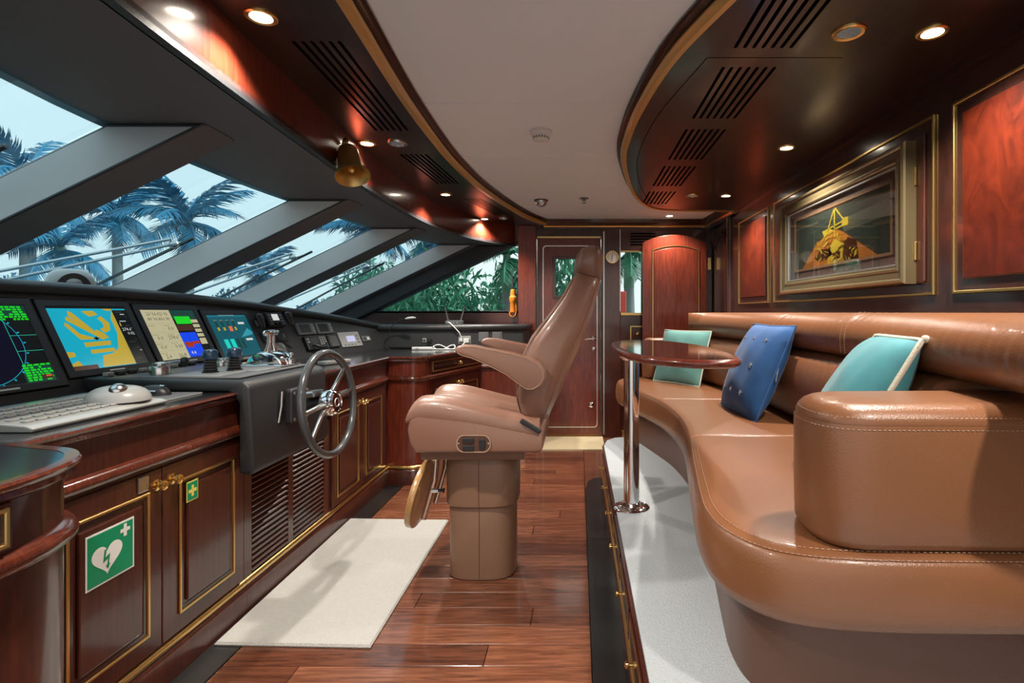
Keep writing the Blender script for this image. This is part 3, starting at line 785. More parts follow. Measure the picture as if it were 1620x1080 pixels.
# far ledge with rolled edge
lg = thing('ledge', 'black padded ledge with sockets under the triangular window', 'ledge', (-1.0, 4.6, ZT))
B().box(-1.72, -0.462, 4.41, 4.945, ZT + 0.001, 1.045).build('body', 'dash_black', lg, bevel=0.012)
c_ = [(-1.70, 4.40), (-0.47, 4.40), (-0.455, 4.42), (-0.450, 4.45), (-0.450, 4.945)]
B().sweep(c_, [(-0.09, 0.0), (0.0, 0.0), (0.012, 0.008), (0.016, 0.024), (0.012, 0.040), (0.0, 0.050), (-0.09, 0.050)], z=1.035).build('rolled_edge', 'black_leather', lg, smooth=60)
B().box(-1.72, -0.50, 4.46, 4.947, 1.045, 1.080).build('top', 'black_leather', lg)

# ---- helm pod carrying the wheel and levers
pod = thing('helm_pod', 'black leather helm pod carrying the steering wheel', 'console', (-1.5, 2.28, 0.57))
b = B()
b.prism([(-1.880, ZT + 0.002), (-1.335, ZT + 0.002), (-1.296, ZT - 0.04), (-1.296, 0.572), (-1.245, 0.567), (-1.232, 0.60), (-1.250, 0.905), (-1.275, 0.930), (-1.90, 0.940)], (0, 1.985, 0), X, Z, Y, 0, 0.596)
b.build('body', 'black_leather', pod, bevel=0.014, bseg=3, smooth=40)
B().box(-1.86, -1.31, 2.02, 2.55, 0.9345, 0.9385).build('top_plate', 'mid_grey', pod)
for (xa, xb, ya, yb) in ((-1.62, -1.40, 2.03, 2.20), (-1.62, -1.36, 2.22, 2.36), (-1.62, -1.36, 2.38, 2.53)):
    B().box(xa, xb, ya, yb, 0.9385, 0.9425).build('control_plate', 'grey_plastic', pod, bevel=0.001, bseg=1)
for k in range(9):
    B().box(-1.855, -1.835, 2.03 + k * 0.055, 2.065 + k * 0.055, 0.9395, 0.955).build('switch', 'dark_plastic' if k % 3 else 'grey_plastic', pod, bevel=0.003, bseg=1)

# ---- displays on the dashboard
def display(yc, s0, s1, w, label, draw, lift=0.0):
    U, Vv, Wv = DF(yc)
    o = D(yc, s0, lift)
    t = thing('display', label, 'display', o, 'flush displays along the dashboard')
    h = s1 - s0
    B().frame(o, U, Vv, Wv, -w / 2, w / 2, 0, h, 0.028, -0.004, 0.008).build('bezel', 'dash_black', t, bevel=0.003, bseg=2)
    B().frame(o, U, Vv, Wv, -w / 2 - 0.004, w / 2 + 0.004, -0.004, h + 0.004, 0.004, -0.004, 0.002).build('gap', 'black_void', t)
    B().obox(o, U, Vv, Wv, -0.035, 0.035, 0.010, 0.016, 0.008, 0.009).build('name_strip', 'sign_white', t)
    b = B(); mats = []
    a0, a1, b0, b1 = -w / 2 + 0.026, w / 2 - 0.026, 0.026, h - 0.026
    lay = [0]
    def M(m):
        if m not in mats: mats.append(m)
        b.mat(mats.index(m))
    def P(u, v, l): return o + U * (a0 + (a1 - a0) * u) + Vv * (b0 + (b1 - b0) * v) + Wv * (0.003 + 0.00025 * l)
    def poly(m, pts, l=1): M(m); b.add([P(u, v, l) for u, v in pts], [tuple(range(len(pts)))])
    def rect(m, u0, v0, u1, v1, l=1): poly(m, [(u0, v0), (u1, v0), (u1, v1), (u0, v1)], l)
    def txt(m, s, u, v, size, l=6, al='CENTER'): M(m); b.text(s, P(u, v, l), U, Vv, size, al)
    draw(rect, poly, txt)
    b.build('screen', mats, t, flip=False)
    return t
def scr_radar(rect, poly, txt):
    rect('scr_navy', 0, 0, 1, 1, 0)
    rect('scr_black', 0.0, 0.0, 1, 1, 1)
    n = 48; cx, cy, r = 0.36, 0.50, 0.46
    poly('scr_navy', [(cx + r * math.cos(2 * math.pi * k / n), cy + r * 1.06 * math.sin(2 * math.pi * k / n)) for k in range(n)], 2)
    for k in range(n):
        a = 2 * math.pi * k / n
        c, s = math.cos(a), math.sin(a); c2, s2 = math.cos(a + 0.131), math.sin(a + 0.131)
        poly('scr_cyan', [(cx + r * c, cy + r * 1.06 * s), (cx + (r + .006) * c, cy + (r + .006) * 1.06 * s), (cx + (r + .006) * c2, cy + (r + .006) * 1.06 * s2), (cx + r * c2, cy + r * 1.06 * s2)], 3)
        if k % 2 == 0: poly('scr_cyan', [(cx + (r + .012) * c, cy + (r + .012) * 1.06 * s), (cx + (r + .035) * c, cy + (r + .035) * 1.06 * s), (cx + (r + .035) * math.cos(a + .03), cy + (r + .035) * 1.06 * math.sin(a + .03)), (cx + (r + .012) * math.cos(a + .03), cy + (r + .012) * 1.06 * math.sin(a + .03))], 3)
    rect('scr_teal_line', 0.735, 0.20, 0.741, 0.86, 3)
    for v in (0.40, 0.60): rect('scr_teal_line', 0.74, v, 1.0, v + 0.006, 3)
    rect('scr_deepgreen', 0.60, 0.84, 1.0, 1.0, 2); rect('scr_deepgreen', 0.70, 0.0, 1.0, 0.22, 2)
    rr = random.Random(3)
    for (u0, u1, v0, v1, rows) in ((0.0, 0.62, 0.90, 0.99, 3), (0.62, 0.99, 0.80, 0.99, 6), (0.72, 0.99, 0.02, 0.24, 7)):
        for i in range(rows):
            v = v0 + (v1 - v0) * i / rows; u = u0
            while u < u1 - 0.03:
                w = rr.choice((0.025, 0.035, 0.05)); 
                if rr.random() < 0.85: rect('scr_green', u, v, u + w, v + (v1 - v0) / rows * 0.72, 4)
                u += w + 0.012
    rect('scr_brown', 0.86, 0.035, 0.97, 0.09, 5); rect('scr_orange', 0.90, 0.065, 0.96, 0.08, 6)
def scr_chart(rect, poly, txt):
    rect('scr_cyan', 0, 0, 1, 1, 0)
    rect('scr_black', 0.80, 0.0, 1.0, 0.94, 3)
    Pc = lambda pts, l=2: poly('scr_ochre', pts, l)
    Pc([(0.80, 0.94), (0.74, 0.80), (0.735, 0.55), (0.66, 0.30), (0.55, 0.22), (0.42, 0.20), (0.36, 0.02), (0.80, 0.02)])
    Pc([(0.66, 0.98), (0.80, 0.98), (0.80, 0.93), (0.72, 0.93)])
    Pc([(0.24, 0.93), (0.28, 0.90), (0.50, 0.52), (0.44, 0.53), (0.22, 0.84)])
    Pc([(0.19, 0.84), (0.23, 0.81), (0.56, 0.47), (0.51, 0.45), (0.17, 0.78)])
    Pc([(0.15, 0.75), (0.19, 0.70), (0.26, 0.56), (0.48, 0.46), (0.24, 0.47), (0.13, 0.70)])
    Pc([(0.40, 0.92), (0.55, 0.93), (0.59, 0.86), (0.47, 0.83)])
    Pc([(0.56, 0.80), (0.62, 0.84), (0.69, 0.72), (0.66, 0.60), (0.58, 0.56), (0.53, 0.62), (0.60, 0.66), (0.60, 0.74)])
    Pc([(0.48, 0.62), (0.56, 0.56), (0.60, 0.47), (0.54, 0.48), (0.45, 0.58)])
    Pc([(0.26, 0.42), (0.60, 0.43), (0.58, 0.36), (0.26, 0.35)])
    Pc([(0.30, 0.30), (0.60, 0.31), (0.60, 0.25), (0.29, 0.24)])
    Pc([(0.0, 0.30), (0.10, 0.28), (0.10, 0.22), (0.0, 0.20)]); Pc([(0.0, 0.10), (0.10, 0.15), (0.16, 0.02), (0.0, 0.02)])
    rect('scr_black', 0.40, 0.465, 0.47, 0.485, 4); rect('scr_black', 0.42, 0.45, 0.45, 0.50, 4)
    rect('scr_black', 0.0, 0.965, 1.0, 1.0, 3); rect('scr_brown', 0.0, 0.0, 0.30, 0.07, 4)
    txt('scr_white', '274.6°', 0.975, 0.58, 0.020, al='RIGHT'); txt('scr_white', '0.02', 0.975, 0.51, 0.020, al='RIGHT')
    for k, v in enumerate((0.90, 0.86, 0.82, 0.74, 0.66, 0.42, 0.38, 0.28, 0.23, 0.10)):
        rect('scr_white' if k in (1, 3, 8) else 'scr_ink', 0.84 + 0.05 * (k % 3), v, 0.93 + 0.02 * (k % 3), v + 0.012, 5)
    rect('scr_ochre', 0.825, 0.66, 0.84, 0.72, 5)
def scr_multi(rect, poly, txt):
    rect('scr_cream', 0, 0, 0.52, 1, 0); rect('scr_black', 0.52, 0, 1, 1, 0)
    rect('scr_deepgreen', 0.52, 0.80, 1, 1, 1)
    rect('scr_green', 0.56, 0.70, 0.86, 0.86, 2)
    rect('scr_brown', 0.52, 0.56, 0.84, 0.68, 2)
    rect('scr_blue', 0.52, 0.02, 0.84, 0.52, 2); rect('scr_navy', 0.67, 0.30, 0.675, 0.52, 3)
    poly('scr_red', [(0.53, 0.33), (0.66, 0.32), (0.84, 0.34), (0.84, 0.28), (0.70, 0.27), (0.68, 0.21), (0.55, 0.22)], 3)
    for v in (0.72, 0.62, 0.52, 0.42, 0.32): rect('scr_cream', 0.86, v - 0.06 * (v == 0.32), 1.0, v + 0.07, 2)
    for v in (0.72, 0.54, 0.36, 0.18): rect('scr_cream_dark', 0.0, v, 0.52, v + 0.006, 1)
    rect('scr_cream_dark', 0.26, 0.0, 0.264, 0.72, 1)
    txt('scr_ink', '26°06.021 N', 0.27, 0.88, 0.024); txt('scr_ink', '80°06.806 W', 0.27, 0.78, 0.024)
    for s, u, v in (('0.0', 0.40, 0.58), ('0.0', 0.14, 0.40), ('274.6°', 0.39, 0.40), ('0.0°', 0.14, 0.22), ('0.00', 0.40, 0.22), ('2.6', 0.14, 0.04), ('26.8', 0.39, 0.04)):
        txt('scr_ink', s, u, v, 0.028)
    for u, v in ((0.03, 0.67), (0.29, 0.67), (0.03, 0.49), (0.29, 0.49), (0.03, 0.31), (0.29, 0.31), (0.03, 0.13)): rect('scr_cream_dark', u, v, u + 0.12, v + 0.02, 2)
    txt('scr_white', '4.4', 0.62, 0.07, 0.026)
def scr_engine(rect, poly, txt):
    rect('scr_petrol', 0, 0, 1, 1, 0)
    poly('scr_petrol_light', [(0.62, 0.44), (0.88, 0.66), (0.98, 0.56), (0.96, 0.50)], 2)
    for u in (0.14, 0.28, 0.42, 0.56):
        rect('scr_deepgreen', u, 0.60, u + 0.05, 0.86, 2); rect('scr_ochre', u, 0.62, u + 0.045, 0.70, 3); rect('scr_cream_dark', u - 0.01, 0.855, u + 0.06, 0.865, 3)
    rect('scr_orange', 0.42, 0.60, 0.50, 0.72, 4)
    rect('scr_turq', 0.16, 0.18, 0.26, 0.42, 3); rect('scr_turq', 0.31, 0.18, 0.41, 0.42, 3)
    for u in (0.46, 0.58): rect('scr_deepgreen', u, 0.18, u + 0.07, 0.42, 2)
    rect('scr_white', 0.70, 0.76, 0.86, 0.81, 3); rect('scr_white', 0.72, 0.36, 0.90, 0.41, 3)
    rect('scr_petrol_light', 0.0, 0.955, 0.95, 0.965, 3)
    for k in range(8): rect('scr_white', 0.30 + k * 0.05, 0.975, 0.325 + k * 0.05, 0.985, 3)
display(1.728, 0.038, 0.392, 0.402, 'radar display glowing green on black beside the chart display', scr_radar)
display(2.148, 0.062, 0.389, 0.402, 'chart display showing a cyan and yellow harbour map', scr_chart)
display(2.562, 0.062, 0.377, 0.388, 'display split between cream readouts and blue and green windows', scr_multi)
display(2.965, 0.034, 0.347, 0.388, 'teal engine monitoring display with small bars', scr_engine, 0.004)
# ---- instruments beside the displays
def dev(name, label, cat, y0_, y1_, s0, s1, h=0.02, mat='dark_plastic', bev=0.004, group=None):
    yc = (y0_ + y1_) / 2; U, Vv, Wv = DF(yc); o = D(yc, s0)
    t = thing(name, label, cat, o, group)
    w = (D(y1_, s0) - D(y0_, s0)).length
    B().obox(o, U, Vv, Wv, -w / 2, w / 2, 0, s1 - s0, 0.0, h).build('housing', mat, t, bevel=bev)
    def face(nm, u0, u1, v0, v1, m, hh=0.002, b_=0.0008, par=None):
        return B().obox(o, U, Vv, Wv, -w / 2 + w * u0, -w / 2 + w * u1, (s1 - s0) * v0, (s1 - s0) * v1, h, h + hh).build(nm, m, par or t, bevel=b_, bseg=1)
    return t, face, o, U, Vv, Wv, w
t, face, o, U, Vv, Wv, w = dev('marine_radio', 'black marine radio with pale screen between two microphones', 'radio', 3.262, 3.405, 0.225, 0.320, 0.035)
face('screen', 0.30, 0.68, 0.42, 0.88, 'scr_white')
for k in range(4): face('button', 0.06, 0.24, 0.12 + 0.2 * k, 0.25 + 0.2 * k, 'mid_grey', 0.003)
for k in range(4): face('button', 0.74, 0.94, 0.12 + 0.2 * k, 0.25 + 0.2 * k, 'mid_grey', 0.003)
for u in (0.36, 0.62): B().lathe([(0.011, 0), (0.010, 0.014), (0.003, 0.015)], o + U * (w * (u - 0.5)) + Vv * 0.02 + Wv * 0.035, Wv, 14).build('dial', 'dark_plastic', t, smooth=40)
def mic(y, s, label):
    U, Vv, Wv = DF(y); o = D(y, s)
    t = thing('fist_microphone', label, 'microphone', o, 'fist microphones clipped to the dashboard')
    b = B()
    loops = []
    for k, (v, r) in enumerate(((-0.045, 0.012), (-0.03, 0.018), (0.0, 0.024), (0.03, 0.030), (0.045, 0.026), (0.052, 0.012))):
        loops.append([o + U * (r * math.cos(a)) + Vv * v + Wv * (0.030 + 0.020 * math.sin(a) * (r / 0.03)) for a in [2 * math.pi * j / 14 for j in range(14)]])
    b.layers(loops).build('body', 'dark_plastic', t, smooth=50)
    B().obox(o, U, Vv, Wv, -0.012, 0.012, -0.02, 0.02, 0.0, 0.03).build('clip', 'mid_grey', t, bevel=0.002)
    b = B(); 
    for k in range(4): b.obox(o, U, Vv, Wv, -0.014, 0.014, 0.012 + k * 0.008, 0.015 + k * 0.008, 0.046, 0.051)
    b.build('grille', 'mid_grey', t)
    return t
mic(3.205, 0.262, 'black fist microphone hanging between engine display and radio')
mic(3.462, 0.275, 'black fist microphone hanging beside the small instrument displays')
# coiled cord of the first microphone
pts = []
a, c = D(3.215, 0.21, 0.03), D(3.36, 0.07, 0.03)
for k in range(121):
    t_ = k / 120; p = a.lerp(c, min(1, t_ * 1.0)); amp = 0.0 if t_ < 0.35 else 0.010
    U, Vv, Wv = DF(3.3); p = p + U * (amp * math.cos(k * 0.9)) + Wv * (amp * math.sin(k * 0.9)); pts.append(p)
B().tube(pts, 0.0028, 6).build('coiled_cord', 'rubber', label='black coiled microphone cord hanging below the radio', cat='cord', smooth=60)
t, face, *_ = dev('control_box', 'plain black control box below the marine radio', 'control box', 3.185, 3.40, 0.128, 0.203, 0.012)
face('rocker', 0.12, 0.2, 0.3, 0.7, 'mid_grey'); face('rocker', 0.8, 0.88, 0.3, 0.7, 'mid_grey')
t, face, *_ = dev('notice_card', 'pale grey instruction card on the dashboard below the black box', 'card', 3.24, 3.345, 0.040, 0.124, 0.002, 'grey_plastic', 0.0005)
for k in range(5): face('line', 0.1, 0.85 - 0.1 * (k % 2), 0.15 + 0.16 * k, 0.19 + 0.16 * k, 'mid_grey', 0.0004, 0)
for lab, ya, yb in (('small grey instrument with blank screen beside the microphone', 3.508, 3.68), ('small grey instrument with dark screen above the speaker grille', 3.695, 3.858)):
    t, face, *_ = dev('instrument', lab, 'instrument', ya, yb, 0.162, 0.250, 0.018, 'mid_grey', 0.006, 'small square instruments on the dashboard')
    face('screen', 0.12, 0.70, 0.16, 0.86, 'dark_plastic' if ya > 3.6 else 'dash_black', 0.001)
    for k in range(3): face('button', 0.78, 0.92, 0.18 + 0.25 * k, 0.34 + 0.25 * k, 'grey_plastic', 0.003)
t, face, o, U, Vv, Wv, w = dev('radio_telephone', 'black radio telephone with keypad and handset beside the throttle', 'radio', 3.522, 3.732, 0.045, 0.148, 0.025)
face('screen', 0.22, 0.55, 0.45, 0.85, 'dash_black', 0.001)
for i in range(3):
    for k in range(4): face('key', 0.62 + 0.11 * i, 0.70 + 0.11 * i, 0.30 + 0.16 * k, 0.40 + 0.16 * k, 'grey_plastic', 0.003)
face('button', 0.05, 0.16, 0.5, 0.62, 'grey_plastic'); face('button', 0.05, 0.16, 0.7, 0.82, 'grey_plastic')
hp_ = [o + U * (w * (u - 0.5)) + Vv * v + Wv * hgt for u, v, hgt in ((0.2, 0.035, 0.035), (0.3, 0.012, 0.05), (0.5, 0.004, 0.055), (0.7, 0.010, 0.05), (0.82, 0.03, 0.035))]
B().tube(cr(hp_, 5), 0.010, 8).build('handset', 'dark_plastic', t, smooth=50)
t, face, *_ = dev('speaker_grille', 'black speaker with horizontal grille bars', 'speaker', 3.755, 3.858, 0.052, 0.152, 0.018)
for k in range(8): face('bar', 0.12, 0.88, 0.10 + 0.10 * k, 0.15 + 0.10 * k, 'mid_grey', 0.003, 0)
t, face, *_ = dev('alarm_panel', 'light grey panel with lit lilac screen at the dashboard end', 'control panel', 3.882, 4.118, 0.045, 0.166, 0.012, 'grey_plastic', 0.003)
face('screen', 0.32, 0.72, 0.32, 0.72, 'scr_lilac', 0.001)
for k in range(3): face('button', 0.80, 0.90, 0.2 + 0.22 * k, 0.32 + 0.22 * k, 'mid_grey', 0.002)
for k in range(4): face('button', 0.12 + 0.16 * k, 0.2 + 0.16 * k, 0.08, 0.17, 'mid_grey', 0.002)
t, face, *_ = dev('wall_socket', 'small twin socket on the dashboard beside the grey alarm panel', 'socket', 4.145, 4.245, 0.079, 0.124, 0.010, 'mid_grey', 0.003)
face('outlet', 0.15, 0.42, 0.25, 0.75, 'dark_plastic', 0.001); face('outlet', 0.55, 0.85, 0.25, 0.75, 'white_plastic', 0.002)

# ---- things on the helm pod
def joystick(x, y, label):
    t = thing('joystick', label, 'joystick', (x, y, 0.9425), 'joysticks with rubber bellows on the helm pod')
    b = B(); pr = [(0.030, 0.0), (0.030, 0.004)]
    for k in range(4): pr += [(0.022 - 0.001 * k, 0.006 + k * 0.011), (0.027 - 0.001 * k, 0.0115 + k * 0.011)]
    pr += [(0.016, 0.052), (0.012, 0.054)]
    b.lathe(pr, (x, y, 0.9425), Z, 18).build('bellows', 'rubber', t, smooth=25)
    B().lathe([(0.014, 0.05), (0.024, 0.056), (0.028, 0.066), (0.028, 0.084), (0.024, 0.092), (0.012, 0.096), (0.002, 0.097)], (x, y, 0.9425), Z, 20).build('grip', 'knob_blue', t, smooth=40)
joystick(-1.517, 2.15, 'black bellows joystick with rounded knob beside the mouse')
joystick(-1.480, 2.245, 'black bellows joystick with rounded knob in the middle of the pod')
def tiller(x, y, z, ang, label, knobmat, s=1.0):
    t = thing('follow_up_tiller', label, 'lever', (x, y, z), 'ball levers on the helm pod')
    B().lathe([(0.036 * s, 0), (0.036 * s, 0.03 * s), (0.034 * s, 0.034 * s), (0.026 * s, 0.036 * s), (0.026 * s, 0.046 * s), (0.018 * s, 0.05 * s), (0.002, 0.05 * s)], (x, y, z), Z, 24).build('base', 'steel', t, smooth=35)
    e = Vector((x + 0.085 * s * math.cos(ang), y + 0.085 * s * math.sin(ang), z + 0.048 * s))
    B().tube([(x, y, z + 0.042 * s), e], 0.006 * s, 8).build('rod', 'chrome', t, smooth=60)
    B().ball(e, 0.017 * s, 14, 9).build('ball', knobmat, t, smooth=60)
tiller(-1.70, 2.12, 0.9385, R(60), 'steel steering tiller with black ball knob beside the displays', 'dark_plastic')
tiller(-1.66, 2.43, 0.9385, R(70), 'small steel lever with blue ball knob before the engine display', 'knob_blue', 0.8)
# chrome engine control head with two levers
t = thing('throttle', 'chrome twin-lever engine control on the helm pod', 'throttle', (-1.43, 2.46, 0.9425))
b = B()
pr = [(0.085 * math.cos(a), 0.066 * math.sin(a)) for a in [math.pi * k / 14 for k in range(15)]]
b.prism(pr, (-1.45, 2.40, 0.9425), X, Z, Y, 0.0, 0.12).build('housing', 'chrome', t, bevel=0.008, smooth=30)
B().box(-1.55, -1.35, 2.385, 2.535, 0.9425, 0.9485).build('base_plate', 'chrome', t, bevel=0.002)
for dy, lean in ((0.025, 0.01), (0.095, -0.015)):
    y = 2.40 + dy
    lv = B().tube([(-1.45, y, 0.995), (-1.445 + lean, y - 0.004, 1.04), (-1.44 + lean, y - 0.01, 1.085)], [0.014, 0.011, 0.010], 10).build('lever', 'chrome', t, smooth=60)
    B().tube([(-1.44 + lean, y - 0.052, 1.090), (-1.44 + lean, y - 0.045, 1.094), (-1.44 + lean, y + 0.02, 1.094), (-1.44 + lean, y + 0.028, 1.090)], [0.006, 0.013, 0.013, 0.006], 10).build('grip', 'chrome', lv, smooth=60)
B().lathe([(0.016, 0), (0.016, 0.02), (0.008, 0.03), (0.008, 0.04), (0.012, 0.045), (0.012, 0.05), (0.002, 0.052)], (-1.36, 2.47, 0.9485), Z, 14).build('trim_knob', 'chrome', t, smooth=35)
# a round chrome-ringed button
t = thing('push_button', 'round pale push button with chrome ring before the engine display', 'button', (-1.60, 2.50, 0.9385))
B().lathe([(0.014, 0), (0.014, 0.006), (0.011, 0.008)], (-1.60, 2.50, 0.9385), Z, 16).build('ring', 'chrome', t, smooth=40)
B().lathe([(0.010, 0.006), (0.009, 0.012), (0.001, 0.013)], (-1.60, 2.50, 0.9385), Z, 16).build('cap', 'white_plastic', t, smooth=40)

# ---- steering wheel
ws = Vector((-1.085, 2.275, 0.795)); ax = Vector((1, -0.03, 0.10)).normalized()
wu = (Y - ax * Y.dot(ax)).normalized(); wv = ax.cross(wu).normalized()
if wv.z < 0: wv = -wv
t = thing('steering_wheel', 'grey leather rimmed steering wheel with polished steel spokes', 'steering wheel', (-1.24, 2.275, 0.795))
B().tube([ws + (wu * math.cos(2 * math.pi * k / 56) + wv * math.sin(2 * math.pi * k / 56)) * 0.219 for k in range(56)], 0.0165, 14, closed=True).build('rim', 'wheel_rim', t, smooth=70)
for a in (40, 8, 183, 216):
    d = wu * math.cos(R(a)) + wv * math.sin(R(a))
    B().tube([ws + d * 0.03 - ax * 0.012, ws + d * 0.12 - ax * 0.006, ws + d * 0.213], [0.013, 0.011, 0.010], 8).build('spoke', 'steel', t, smooth=60)
hubm = B().lathe([(0.052, -0.02), (0.058, 0.0), (0.056, 0.014), (0.051, 0.020), (0.051, 0.028), (0.045, 0.036), (0.040, 0.036), (0.038, 0.032), (0.004, 0.034)], ws, ax, 28).build('hub', 'chrome', t, smooth=30)
b = B()
for k in range(3): b.tube([ws + ax * 0.033 + wu * (0.018 * math.cos(R(120 * k + q))) + wv * (0.018 * math.sin(R(120 * k + q))) for q in range(0, 100, 12)], 0.003, 6)
b.build('emblem', 'steel', hubm, smooth=60)
B().tube([ws - ax * 0.01, (-1.25, 2.275, 0.785)], [0.030, 0.034], 14).build('shaft', 'dark_plastic', t, smooth=50)
b = B().box(-1.244, -1.205, 2.20, 2.33, 0.715, 0.865); bk = b.build('bracket', 'dark_plastic', t, bevel=0.012)
for y, z in ((2.212, 0.735), (2.212, 0.845), (2.318, 0.735), (2.318, 0.845)): B().lathe([(0.008, 0), (0.008, 0.004), (0.002, 0.006)], (-1.205, y, z), X, 10).build('bolt', 'steel', bk)
B().obox(ws - ax * 0.06, wu, wv, ax, -0.055, 0.03, 0.035, 0.062, -0.03, 0.025).build('column_cover', 'steel', t, bevel=0.006)
B().tube([(-1.236, 2.175, 0.86), (-1.233, 2.165, 0.80), (-1.236, 2.150, 0.735)], 0.006, 8).build('tilt_lever', 'steel', t, smooth=60)

# ---- keyboard with trackball, mouse and pad, smoked panel
t = thing('keyboard', 'grey radar keyboard with built-in trackball on the worktop', 'keyboard', (-1.53, 1.53, ZT))
b = B(); b.prism([(-1.67, 0.0), (-1.385, 0.0), (-1.380, 0.010), (-1.40, 0.017), (-1.62, 0.034), (-1.66, 0.034), (-1.67, 0.028)], (0, 1.32, ZT), X, Z, Y, 0, 0.435)
b.build('case', 'grey_enamel', t, bevel=0.004)
def kz(x): return ZT + 0.017 + (-1.40 - x) * 0.0773 + 0.0005
for r_ in range(5):
    x = -1.425 - r_ * 0.040
    for k in range(9 if r_ < 3 else 11):
        y = 1.345 + k * 0.031
        if r_ < 3 and y > 1.60: continue
        m = 'grey_enamel' if r_ != 2 else 'mid_grey'
        B().box(x - 0.017, x, y, y + 0.025, kz(x) - 0.001, kz(x) + 0.006).build('key', m, t, bevel=0.002, bseg=1)
hmp = []
for k in range(9):
    a = math.pi / 2 * k / 8; rr = 0.078 * math.cos(a) ** 0.7 if k < 8 else 0.004
    hmp.append([(-1.475 + rr * 1.15 * math.cos(2 * math.pi * j / 24), 1.672 + rr * math.sin(2 * math.pi * j / 24), kz(-1.475) + 0.048 * math.sin(a)) for j in range(24)])
hm = B().layers(hmp).build('palm_rest', 'grey_enamel', t, smooth=60)
B().ball((-1.447, 1.640, kz(-1.475) + 0.034), 0.025, 18, 12).build('trackball', 'steel', hm, smooth=70)
t = thing('mouse_pad', 'dark grey mouse pad on the worktop beside the helm pod', 'mouse pad', (-1.58, 1.87, ZT))
B().box(-1.75, -1.42, 1.775, 1.965, ZT, ZT + 0.004).build('sheet', 'mid_grey', t, bevel=0.001, bseg=1)
B().frame((0, 0, ZT), X, Y, Z, -1.752, -1.418, 1.773, 1.967, 0.004, 0, 0.0045).build('hem', 'grey_plastic', t)
t = thing('computer_mouse', 'black computer mouse with silver sides on the mouse pad', 'mouse', (-1.55, 1.90, ZT + 0.004))
lp2 = []
for k in range(8):
    a = math.pi / 2 * k / 7; rr = math.cos(a) ** 0.75 if k < 7 else 0.03
    lp2.append([(-1.545 + 0.055 * rr * math.cos(2 * math.pi * j / 20) - 0.006 * math.sin(a), 1.905 + 0.032 * rr * math.sin(2 * math.pi * j / 20), ZT + 0.004 + 0.036 * math.sin(a)) for j in range(20)])
ms = B().layers(lp2).build('shell', 'dark_plastic', t, smooth=60)
B().tube([(-1.528, 1.905, ZT + 0.036), (-1.512, 1.905, ZT + 0.034)], 0.005, 8).build('scroll_wheel', 'steel', t, smooth=60)
B().tube([(-1.52, 1.876, ZT + 0.020), (-1.545, 1.872, ZT + 0.022), (-1.57, 1.877, ZT + 0.019)], 0.004, 6).build('side_grip', 'steel', t, smooth=60)
t = thing('chart_tablet', 'thin black plate lying on the worktop below the radar display', 'plate', (-1.75, 1.65, ZT))
B().box(-1.85, -1.69, 1.35, 1.95, ZT, ZT + 0.008).build('plate', 'dark_plastic', t, bevel=0.002)
for y in (1.80, 1.90): B().box(-1.80, -1.76, y, y + 0.07, ZT + 0.008, ZT + 0.0095).build('sticker', 'white_plastic', t)
t = thing('remote_handset', 'pale grey remote handset lying on the worktop behind the wheel', 'remote', (-1.43, 3.1, ZT))
B().obox((-1.45, 3.10, ZT), Vector((0.35, 0.94, 0)), Vector((-0.94, 0.35, 0)), Z, -0.10, 0.10, -0.03, 0.03, 0, 0.022).build('case', 'grey_enamel', t, bevel=0.006)
for k in range(4): B().obox((-1.45, 3.10, ZT), Vector((0.35, 0.94, 0)), Vector((-0.94, 0.35, 0)), Z, -0.02 + 0.025 * k, -0.006 + 0.025 * k, -0.012, 0.012, 0.022, 0.024).build('button', 'mid_grey', t)

# ---- things on and above the far ledge
t = thing('reading_lamp', 'thin black gooseneck lamp with white head beside the padded ledge', 'lamp', (-1.58, 4.33, ZT))
B().lathe([(0.020, 0), (0.020, 0.006), (0.006, 0.010), (0.005, 0.02)], (-1.58, 4.33, ZT), Z, 16).build('base', 'dark_plastic', t, smooth=40)
B().tube(cr([(-1.58, 4.33, ZT + 0.01), (-1.58, 4.33, 1.00), (-1.545, 4.32, 1.075), (-1.48, 4.31, 1.125), (-1.42, 4.30, 1.138)], 6), 0.0035, 8).build('gooseneck', 'rubber', t, smooth=60)
B().tube([(-1.425, 4.30, 1.137), (-1.40, 4.295, 1.143), (-1.36, 4.285, 1.147), (-1.335, 4.28, 1.146)], [0.005, 0.010, 0.010, 0.003], 10).build('head', 'white_plastic', t, smooth=60)
def plate(x, z, w, h, label, name='switch_plate', mat='dash_black', cat='switch', group=None):
    t = thing(name, label, cat, (x, 4.40, z - h / 2), group)
    B().box(x - w / 2, x + w / 2, 4.401, 4.412, z - h / 2, z + h / 2).build('plate', mat, t, bevel=0.003)
    return t
for lab, x in (('square dark switch plate on the ledge beside the white socket', -0.80), ('square dark switch plate at the ledge end', -0.685)):
    t = plate(x, 0.985, 0.085, 0.085, lab, 'switch_plate', 'mid_grey', 'switch', 'square switch plates on the ledge')
    B().box(x - 0.026, x + 0.026, 4.396, 4.402, 0.95, 1.02).build('rocker', 'mid_grey', t, bevel=0.002)
t = plate(-0.96, 0.958, 0.105, 0.068, 'pale twin socket on the ledge with a plug in it', 'wall_socket', 'grey_enamel', 'socket')
B().box(-1.005, -0.97, 4.397, 4.402, 0.935, 0.98).build('outlet', 'mid_grey', t)
t = plate(-1.30, 0.955, 0.032, 0.036, 'tiny pale data socket on the ledge', 'data_socket', 'grey_enamel', 'socket')
B().box(-1.308, -1.292, 4.397, 4.402, 0.947, 0.961).build('outlet', 'dark_plastic', t)
B().box(-1.27, -1.235, 4.385, 4.402, 0.94, 0.968).build('plug', 'dark_plastic', t, bevel=0.003)
t = thing('power_cable', 'white cable looping from the socket over the worktop', 'cable', (-1.1, 4.3, ZT))
